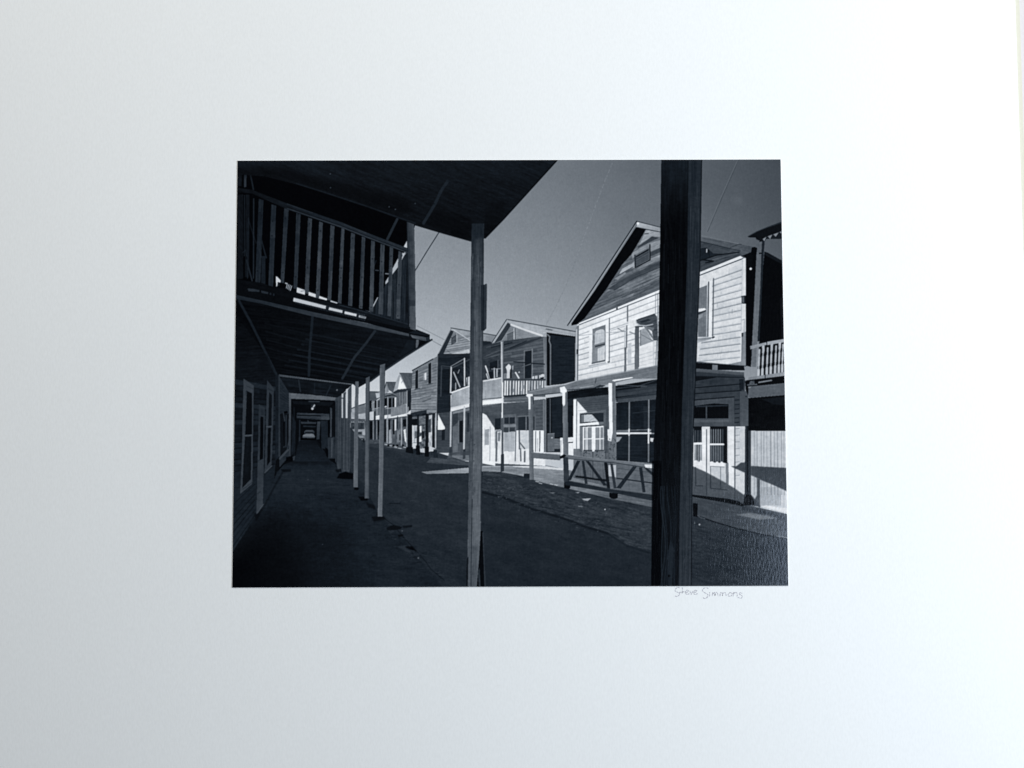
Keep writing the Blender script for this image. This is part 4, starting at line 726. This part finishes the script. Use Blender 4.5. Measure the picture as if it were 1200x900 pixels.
    for _ in range(70):
        x = random.uniform(300, 1250); y = random.uniform(80, 620)
        if y < 640 - abs(x - 900) * .5: L(random.choice((8, 24, 27)), 1.0, x, y, x + random.uniform(20, 80), y + random.uniform(6, 26), a=.4)
    for x, y in ((195, 468), (424, 438), (250, 490), (-320, 300), (-322, 178)): DOT(62, .7, x, y)
    # pale posts of the near arcade
    F(380, 440, 10)
    EL('printed_porch_post', 'cluster of far posts merging along the walkway edge')
    P(('x', 50, 66), 130, 270, 200, 230, 275, 170, 320, 110, 318, 500, 300, 560, 295, 1180, 180, 1150, 130, 1000, tex=[(9, 90, 40, 1.4), (5, 90, 10, 1)])
    for x in (150, 205, 222, 248, 292): L(26, .8, x, 300, x - 6, 1100, a=.7)
    for x in (168, 236, 305): L(78, .8, x, 260, x - 8, 1100, a=.55)
    EL('printed_sky', 'grey evening sky in the picture, darkest at its upper right')
    P(192, 252, 165, 278, 150, 272, 500, 250, 500); P(185, 205, 215, 222, 208, 220, 500, 203, 495); L(30, .8, 203, 265, 222, 268)
    F(270, 540, 5.625)
    EL('printed_boardwalk', None)
    P(5, 700, 115, 720, 82, 760, 70, 810, 85, 808, 122, 740, 120, soft=.3); P(8, 690, 60, 730, 50, 735, 75, 700, 75, soft=.4, a=.8); P(6, 820, 172, 850, 180, 840, 195, 815, 190, soft=.4); P(6, 840, 235, 905, 240, 905, 262, 860, 262, soft=.4); P(8, 330, 55, 400, 55, 400, 72, 350, 75, soft=.4, a=.8)
    F(0, 0, 1)
    EL('printed_porch_post', 'fourth pale post from the walkway front')
    P(('y', 78, 92), 416.5, 447, 420.3, 447, 419.2, 571, 414.2, 571, tex=(5, 90, 20, 1)); L(112, .7, 415.8, 470, 414.6, 570, a=.6)
    EL('printed_porch_post', 'third pale post from the walkway front')
    P(('y', 66, 80), 428.6, 443, 433.2, 441, 432.6, 584, 427.4, 584, tex=(5, 90, 20, 1)); L(30, .8, 433, 446, 432.2, 583, a=.6); L(95, .7, 430.5, 446, 429.6, 583, a=.6)
    EL('printed_porch_post', 'second pale post, standing on the kerb edge')
    P(('y', 78, 104), 445.2, 428, 451.4, 426, 449.6, 540, 448.2, 605.3, 442.6, 605.3, 444.2, 540, tex=(6, 90, 24, 1)); L(122, .8, 446.3, 432, 443.6, 604, a=.6); L(30, .8, 451, 428, 449.2, 560, 447.9, 604, a=.6)
    # the post in the middle
    EL('printed_porch_post', 'tall pale post in the middle of the picture')
    P(('y', 40, 92, 270, 520), 553, 262, 567.2, 262, 567, 300, 566, 420, 564.5, 540, 563.6, 610, 562.6, 640, 560.5, 665, 559, 692, 547.3, 692, 549.5, 540, 550.7, 420, 552.3, 290, tex=[(8, 90, 40, 1.6), (5, 90, 10, .9)])
    P(18, 553, 258, 567.2, 258, 567.2, 278, 553, 281, a=.55, soft=1.2); P(('y', 26, 70), 552.4, 280, 556.5, 280, 554, 540, 551.5, 690, 547.5, 690, 549.6, 540, 550.8, 420, a=.55); P(('y', 66, 100), 558, 284, 561.8, 284, 560, 430, 557, 430, a=.45, soft=.6); L(20, .9, 553.4, 585, 552.6, 640, 552, 690, a=.8); L(48, .8, 556, 285, 554, 580, a=.6); L(26, 1.0, 566.6, 285, 565.6, 420, 564, 560, 563.2, 610, a=.6)
    P(54, 552, 640, 560, 640, 558, 690, 551, 690, a=.4, soft=1.2)
    for _ in range(80):
        y = random.uniform(290, 680); x = 559 - (y - 290) * .012 + random.uniform(-6.5, 6); L(random.choice((30, 40, 120, 128)), .7, x, y, x - .2, y + random.uniform(4, 30), a=random.uniform(.15, .45))
    for _ in range(14):
        y = random.uniform(400, 680); DOT(34, random.uniform(.5, .8), 558 - (y - 290) * .012 + random.uniform(-6, 5), y, a=.6)
    EL('printed_sign', 'small narrow board fixed to the middle post')
    P(('x', 30, 46), 563.8, 334, 566.8, 334, 569.8, 332.3, 570.8, 333.5, 570, 385, 567, 387.8, 563.8, 387, tex=(4, 90, 20, 1)); L(18, .9, 566.8, 334, 566.2, 387); L(70, .7, 570.4, 334, 569.8, 384, a=.6)
    EL('printed_stick', 'dark stick leaning at the foot of the middle post')
    P(8, 563.2, 622, 565.6, 622, 567, 650, 569.6, 688, 558.6, 688, 561, 660); P(46, 565.3, 624, 566.6, 624, 568, 660, 569.6, 688, 567.6, 688, 566.8, 660); P(60, 560, 672, 562, 665, 563.4, 690, 561.5, 690, a=.7)
    P(7, 547, 655, 549, 652, 548.3, 690, 546.4, 690, a=.8)

draw_sky(); draw_far_row(); draw_mid_row(); draw_ground(); draw_porch_house(); draw_big_house(); draw_house_right()
draw_rail_and_posts(); draw_left()

# uneven weathering and dirt over everything but the sky
_X, _Y = np.meshgrid((np.arange(BW * SS) + .5) / SS + OX, (np.arange(BH * SS) + .5) / SS + OY)
_notsky = np.where(lab == 0, .12, 1.0) * (1 - .65 * np.clip(img / 230, 0, 1))
img *= 1 + _notsky * (.10 * noise(_X, _Y, 15, 22, 14) + .09 * noise(_X, _Y, 4, 7, 3.5) + .10 * noise(_X, _Y, 0, 2.4, 1.5) + .06 * noise(_X, _Y, 88, 9, 1.6))

# lens softness and film grain
def blur(a, r):
    k = np.exp(-.5 * (np.arange(-6, 7) / r) ** 2); k /= k.sum()
    for ax in (0, 1):
        p = np.pad(a, [(6, 6) if i == ax else (0, 0) for i in (0, 1)], mode='edge')
        a = sum(k[i] * np.take(p, np.arange(i, i + a.shape[ax]), ax) for i in range(13))
    return a
img = blur(img, 1.15)
sharp = img - blur(img, 3.2)
img = np.clip(img + .5 * sharp, 0, 250)
g = blur(rng.normal(0, 1, img.shape), 1.9)
img = np.clip(img + g / g.std() * (.4 + 1.2 * np.sqrt(np.clip(img, 0, 160) / 160)), 0, 252)

# ------------------------------------------------------------------ helpers for objects and materials
def nodes(name):
    m = bpy.data.materials.new(name); m.use_nodes = True
    nt = m.node_tree
    return m, nt, nt.nodes['Principled BSDF']
def link_obj(name, me, mat, parent=None):
    o = bpy.data.objects.new(name, me); col.objects.link(o)
    if mat: me.materials.append(mat)
    if parent: o.parent = parent
    return o
def slab(x0, y0, x1, y1, z0, z1, bevel=0):
    bm = bmesh.new()
    v = [bm.verts.new(p) for p in ((x0, y0, z0), (x1, y0, z0), (x1, y1, z0), (x0, y1, z0), (x0, y0, z1), (x1, y0, z1), (x1, y1, z1), (x0, y1, z1))]
    for f in ((3, 2, 1, 0), (4, 5, 6, 7), (0, 1, 5, 4), (1, 2, 6, 5), (2, 3, 7, 6), (3, 0, 4, 7)): bm.faces.new([v[i] for i in f])
    if bevel: bmesh.ops.bevel(bm, geom=list(bm.edges), offset=bevel, segments=2, affect='EDGES')
    me = bpy.data.meshes.new('slab'); bm.to_mesh(me); bm.free()
    return me

def board_material(name, color, bump=.12, rough=.85, warm=None):
    m, nt, b = nodes(name)
    N, K = nt.nodes, nt.links
    tc = N.new('ShaderNodeTexCoord')
    n1 = N.new('ShaderNodeTexNoise'); n1.inputs['Scale'].default_value = 9; n1.inputs['Detail'].default_value = 3
    n2 = N.new('ShaderNodeTexNoise'); n2.inputs['Scale'].default_value = 900; n2.inputs['Detail'].default_value = 3
    mp = N.new('ShaderNodeMapping'); mp.inputs['Scale'].default_value = (1.6, .55, 1)
    K.new(tc.outputs['Object'], n1.inputs['Vector']); K.new(tc.outputs['Object'], mp.inputs['Vector']); K.new(mp.outputs['Vector'], n2.inputs['Vector'])
    mx = N.new('ShaderNodeMix'); mx.data_type = 'RGBA'
    mx.inputs[6].default_value = tuple(c * .985 for c in color) + (1,); mx.inputs[7].default_value = tuple(min(1, c * 1.012) for c in color) + (1,)
    K.new(n1.outputs['Fac'], mx.inputs[0])
    m2 = N.new('ShaderNodeMix'); m2.data_type = 'RGBA'; m2.blend_type = 'MULTIPLY'; m2.inputs[0].default_value = 1
    cr = N.new('ShaderNodeMapRange'); cr.inputs['From Min'].default_value = .3; cr.inputs['From Max'].default_value = .7; cr.inputs['To Min'].default_value = .975; cr.inputs['To Max'].default_value = 1.02
    K.new(n2.outputs['Fac'], cr.inputs['Value']); K.new(mx.outputs[2], m2.inputs[6]); K.new(cr.outputs[0], m2.inputs[7])
    K.new(m2.outputs[2], b.inputs['Base Color'])
    bp = N.new('ShaderNodeBump'); bp.inputs['Strength'].default_value = bump; bp.inputs['Distance'].default_value = .0002
    K.new(n2.outputs['Fac'], bp.inputs['Height']); K.new(bp.outputs['Normal'], b.inputs['Normal'])
    b.inputs['Roughness'].default_value = rough; b.inputs['Specular IOR Level'].default_value = .2
    return m

MAT_BOARD = board_material('white_mat_board', (.80, .815, .83))
CREAM = board_material('cream_board', (.60, .58, .49))
TABLE = board_material('pale_table', (.60, .57, .58), rough=.6)
PAPER_M = board_material('paper_edge', (.85, .86, .87), bump=.03)

# glossy print: colours laid down per point of the sheet, a soft gelatin sheen with a fine orange-peel surface
PRINT, nt, b = nodes('glossy_print')
N, K = nt.nodes, nt.links
at = N.new('ShaderNodeAttribute'); at.attribute_name = 'ink'
K.new(at.outputs['Color'], b.inputs['Base Color'])
tc = N.new('ShaderNodeTexCoord'); mp = N.new('ShaderNodeMapping'); mp.inputs['Scale'].default_value = (1.0, .33, 1); mp.inputs['Rotation'].default_value = (0, 0, math.radians(-18))
nz = N.new('ShaderNodeTexNoise'); nz.inputs['Scale'].default_value = 1150; nz.inputs['Detail'].default_value = 2; nz.inputs['Roughness'].default_value = .55
K.new(tc.outputs['Object'], mp.inputs['Vector']); K.new(mp.outputs['Vector'], nz.inputs['Vector'])
bp = N.new('ShaderNodeBump'); bp.inputs['Strength'].default_value = .34; bp.inputs['Distance'].default_value = .00016
K.new(nz.outputs['Fac'], bp.inputs['Height']); K.new(bp.outputs['Normal'], b.inputs['Normal'])
b.inputs['Roughness'].default_value = .14; b.inputs['Specular IOR Level'].default_value = .35

GRAPHITE, nt, b = nodes('pencil_graphite')
N, K = nt.nodes, nt.links
tc = N.new('ShaderNodeTexCoord'); nz = N.new('ShaderNodeTexNoise'); nz.inputs['Scale'].default_value = 2500; nz.inputs['Detail'].default_value = 2
mx = N.new('ShaderNodeMix'); mx.data_type = 'RGBA'; mx.inputs[6].default_value = (.26, .26, .31, 1); mx.inputs[7].default_value = (.62, .62, .68, 1)
K.new(tc.outputs['Object'], nz.inputs['Vector']); K.new(nz.outputs['Fac'], mx.inputs[0]); K.new(mx.outputs[2], b.inputs['Base Color']); b.inputs['Roughness'].default_value = .6

# ------------------------------------------------------------------ the matted photograph
root = bpy.data.objects.new('matted_photograph', None); col.objects.link(root)
root.empty_display_size = .05
root['label'] = 'black-and-white street photograph of old wooden houses mounted on a white mat board'
root['category'] = 'photograph'
BOARD_T = .0014
BACK_T = .003
Z_BOARD = -PAPER                       # the face of the mat board; the print's face is z = 0
ex0, ey0 = trace_to_plane(1190.6, 0, Z_BOARD)
ex1, ey1 = trace_to_plane(1198.6, 300, Z_BOARD)
XR = (ex0 + ex1) / 2
XL, YB, YT = XR - .508, -.203, .203
link_obj('mat_board', slab(XL, YB, XR, YT, Z_BOARD - BOARD_T, Z_BOARD, .00012), MAT_BOARD, root)
sheet = link_obj('photo_print', slab(-PW / 2 - .00012, -PH / 2 - .00012, PW / 2 + .00012, PH / 2 + .00012, Z_BOARD + .00001, -.00003), PAPER_M, root)

# colours of the printed tones
def to_lin(c):
    c = c / 255.0
    return np.where(c <= .04045, c / 12.92, ((c + .055) / 1.055) ** 2.4)
NX, NY = 1180, 918
gx = np.linspace(-PW / 2, PW / 2, NX + 1); gy = np.linspace(-PH / 2, PH / 2, NY + 1)
GX, GY = np.meshgrid(gx, gy)
tx, ty = plane_to_trace(GX, GY)
def sample(A, x, y):
    u = np.clip((x - OX) * SS - .5, 0, A.shape[1] - 2); v = np.clip((y - OY) * SS - .5, 0, A.shape[0] - 2)
    iu = u.astype(int); iv = v.astype(int); fu = u - iu; fv = v - iv
    return (A[iv, iu] * (1 - fu) + A[iv, iu + 1] * fu) * (1 - fv) + (A[iv + 1, iu] * (1 - fu) + A[iv + 1, iu + 1] * fu) * fv
V = sample(img, tx, ty)
V = V + 5.5 * np.clip((V - 4) / 22, 0, 1) * np.clip((125 - V) / 80, 0, 1)
k = np.clip(V / 30, 0, 1) * np.clip((255 - V) / 60, .6, 1)
rgb = np.stack([V - 7.2 * k, V, V + 7.8 * k + 2.0 * (1 - np.clip(V / 30, 0, 1))], -1)
lin = to_lin(np.clip(rgb, 0, 255))
# how strongly the lamp lights each point of the sheet (fitted once), so that a printed tone shows at its own value
LIGHT = {'r': (0.9415, 0.1042, 0.0563, 0.0091, -0.0025, -0.0049), 'g': (0.9884, 0.1159, 0.054, 0.0105, -0.0027, -0.0056), 'b': (1.0139, 0.1273, 0.0489, 0.0117, -0.0022, -0.0067)}
q = np.stack([np.ones_like(GX), GX * 10, GY * 10, GX * GX * 100, GX * GY * 100, GY * GY * 100], -1)
for i, c in enumerate('rgb'):
    lin[..., i] /= np.maximum(q @ np.array(LIGHT[c]), .05)
lin = np.clip(lin, .0004, .95)
if CALIB: lin[:] = .8
ink = np.concatenate([lin, np.ones_like(lin[..., :1])], -1).astype(np.float32).reshape(-1, 4)

cx, cy = plane_to_trace((GX[:-1, :-1] + GX[1:, 1:]) / 2, (GY[:-1, :-1] + GY[1:, 1:]) / 2)
cl = lab[np.clip(((cy - OY) * SS).astype(int), 0, lab.shape[0] - 1), np.clip(((cx - OX) * SS).astype(int), 0, lab.shape[1] - 1)]
# tidy the outlines: each cell takes the commonest element around it
def tidy(a):
    votes = [np.roll(np.roll(a, i, 0), j, 1) for i in (-1, 0, 1) for j in (-1, 0, 1)]
    st = np.stack(votes)
    cnt = (st[:, None] == st[None]).sum(1)
    return np.take_along_axis(st, cnt.argmax(0)[None], 0)[0]
wires = [i for i, e in enumerate(elements) if e[0] in ('overhead_wire', 'printed_litter')]
t_ = tidy(tidy(cl)); cl = np.where(np.isin(cl, wires), cl, t_)
jj, ii = np.meshgrid(np.arange(NY), np.arange(NX), indexing='ij')
base = jj * (NX + 1) + ii
quad = np.stack([base, base + 1, base + NX + 2, base + NX + 1], -1)
co = np.stack([GX, GY, np.zeros_like(GX)], -1).astype(np.float32).reshape(-1, 3)
for e, (name, label) in enumerate(elements):
    f = quad[cl == e]
    if not len(f):
        continue
    used, inv = np.unique(f.ravel(), return_inverse=True)
    me = bpy.data.meshes.new(name)
    me.vertices.add(len(used)); me.vertices.foreach_set('co', co[used].ravel())
    me.loops.add(len(inv)); me.loops.foreach_set('vertex_index', inv.astype(np.int32))
    me.polygons.add(len(f)); me.polygons.foreach_set('loop_start', np.arange(0, len(inv), 4, dtype=np.int32))
    me.update(calc_edges=True)
    ca = me.color_attributes.new('ink', 'FLOAT_COLOR', 'POINT'); ca.data.foreach_set('color', ink[used].ravel())
    o = link_obj(name, me, PRINT, sheet)
    if label: o['label'] = label

# pencilled signature on the board
bm = bmesh.new()
def stroke(c, w=.00043):
    p = [Vector(trace_to_plane(780 + c[i] / 12, 680 + c[i + 1] / 12, Z_BOARD) + (0,)) for i in range(0, len(c), 2)]
    q = []                                             # Catmull-Rom through the traced points
    for i in range(len(p) - 1):
        a, b_, c_, d = p[max(i - 1, 0)], p[i], p[i + 1], p[min(i + 2, len(p) - 1)]
        for s in range(6):
            t = s / 6
            q.append(.5 * ((2 * b_) + (c_ - a) * t + (2 * a - 5 * b_ + 4 * c_ - d) * t * t + (3 * b_ - a - 3 * c_ + d) * t ** 3))
    q.append(p[-1])
    prev = None
    for i, v in enumerate(q):
        d = (q[min(i + 1, len(q) - 1)] - q[max(i - 1, 0)]); d.normalize()
        n = Vector((-d.y, d.x, 0)) * w * .5 * (.75 + .45 * math.sin(i * .9 + len(c)))
        pair = [bm.verts.new((v.x + n.x, v.y + n.y, Z_BOARD + .00002)), bm.verts.new((v.x - n.x, v.y - n.y, Z_BOARD + .00002))]
        if prev: bm.faces.new([prev[0], prev[1], pair[1], pair[0]])
        prev = pair
for s in ((198, 108, 168, 100, 138, 128, 138, 155, 168, 168, 196, 186, 190, 208, 162, 228, 130, 220), (235, 100, 236, 140, 232, 190), (190, 172, 230, 166, 268, 160),
          (278, 178, 308, 165, 322, 148, 305, 138, 284, 152, 282, 182, 302, 200, 335, 188), (340, 150, 352, 175, 362, 196, 374, 172, 388, 148),
          (396, 176, 425, 164, 438, 146, 420, 140, 400, 156, 396, 184, 416, 200, 452, 186),
          (602, 116, 566, 105, 528, 122, 520, 150, 556, 178, 592, 198, 592, 230, 556, 258, 524, 242), (618, 166, 620, 195, 618, 228), (655, 226, 658, 200, 662, 176, 668, 190, 684, 168, 692, 190, 694, 220, 700, 188, 718, 170, 732, 190, 738, 222),
          (765, 226, 770, 182, 782, 174, 796, 180, 800, 216, 808, 184, 832, 172, 846, 190, 852, 222), (905, 176, 882, 194, 882, 218, 910, 224, 936, 204, 930, 178, 902, 174),
          (950, 226, 954, 196, 956, 172, 962, 184, 986, 168, 1004, 184, 1006, 226), (1078, 186, 1052, 174, 1036, 192, 1062, 210, 1080, 230, 1058, 252, 1014, 240)):
    stroke(s)
me = bpy.data.meshes.new('signature'); bm.to_mesh(me); bm.free()
sg = link_obj('signature_lettering', me, GRAPHITE, root)
sg['label'] = 'handwritten pencil signature under the lower right of the print'

# ------------------------------------------------------------------ what it lies on
back = link_obj('backing_board', slab(XL - .004, YB - .004, XR + .0031, YT + .004, Z_BOARD - BOARD_T - BACK_T, Z_BOARD - BOARD_T - .00005, .0003), CREAM)
back['label'] = 'cream backing board peeking out beyond the right edge of the mat'
back['category'] = 'backing board'
tab = link_obj('table_surface', slab(-.62, -.5, .62, .5, -.035, Z_BOARD - BOARD_T - BACK_T - .0002, .002), TABLE)
tab['kind'] = 'structure'

# ------------------------------------------------------------------ light: a tall soft window on the right, plus added fill and gleam lamps
w = bpy.data.worlds.new('World'); scene.world = w; w.use_nodes = True
w.node_tree.nodes['Background'].inputs[0].default_value = (.55, .75, 1, 1)
w.node_tree.nodes['Background'].inputs[1].default_value = .015
def area(name, loc, aim, sx, sy, power, color):
    l = bpy.data.lights.new(name, 'AREA'); l.shape = 'RECTANGLE'; l.size = sx; l.size_y = sy; l.energy = power; l.color = color
    o = bpy.data.objects.new(name, l); col.objects.link(o); o.location = loc
    o.rotation_euler = (Vector(aim) - Vector(loc)).to_track_quat('-Z', 'Y').to_euler()
    return o
area('window_light', (.90, .05, .70), (0, 0, 0), .3, .3, 14.3, (.86, .935, 1.0))
area('fill_light', (-.25, .95, .93), (0, .03, 0), .35, .3, 9.5, (1.0, .96, .87))  # unseen warm fill lamp, added to lift the left and top of the board
area('gleam_light', (.60, -.30, 1.05), (.60, -.299, 0), .20, .26, 1.15, (.62, .77, 1.0))  # unseen lamp, added to mirror as a gleam in the print's lower right corner

cam = bpy.data.cameras.new('camera'); cam.sensor_width = 36; cam.lens = 36 * FOCAL; cam.clip_start = .01; cam.clip_end = 50
co_ = bpy.data.objects.new('camera', cam); col.objects.link(co_); co_.location = CAM_LOC; co_.rotation_euler = CAM_ROT
scene.camera = co_
scene.view_settings.view_transform = 'Standard'; scene.view_settings.look = 'None'; scene.view_settings.exposure = 0; scene.view_settings.gamma = 1
scene.render.resolution_x, scene.render.resolution_y = 1024, 768
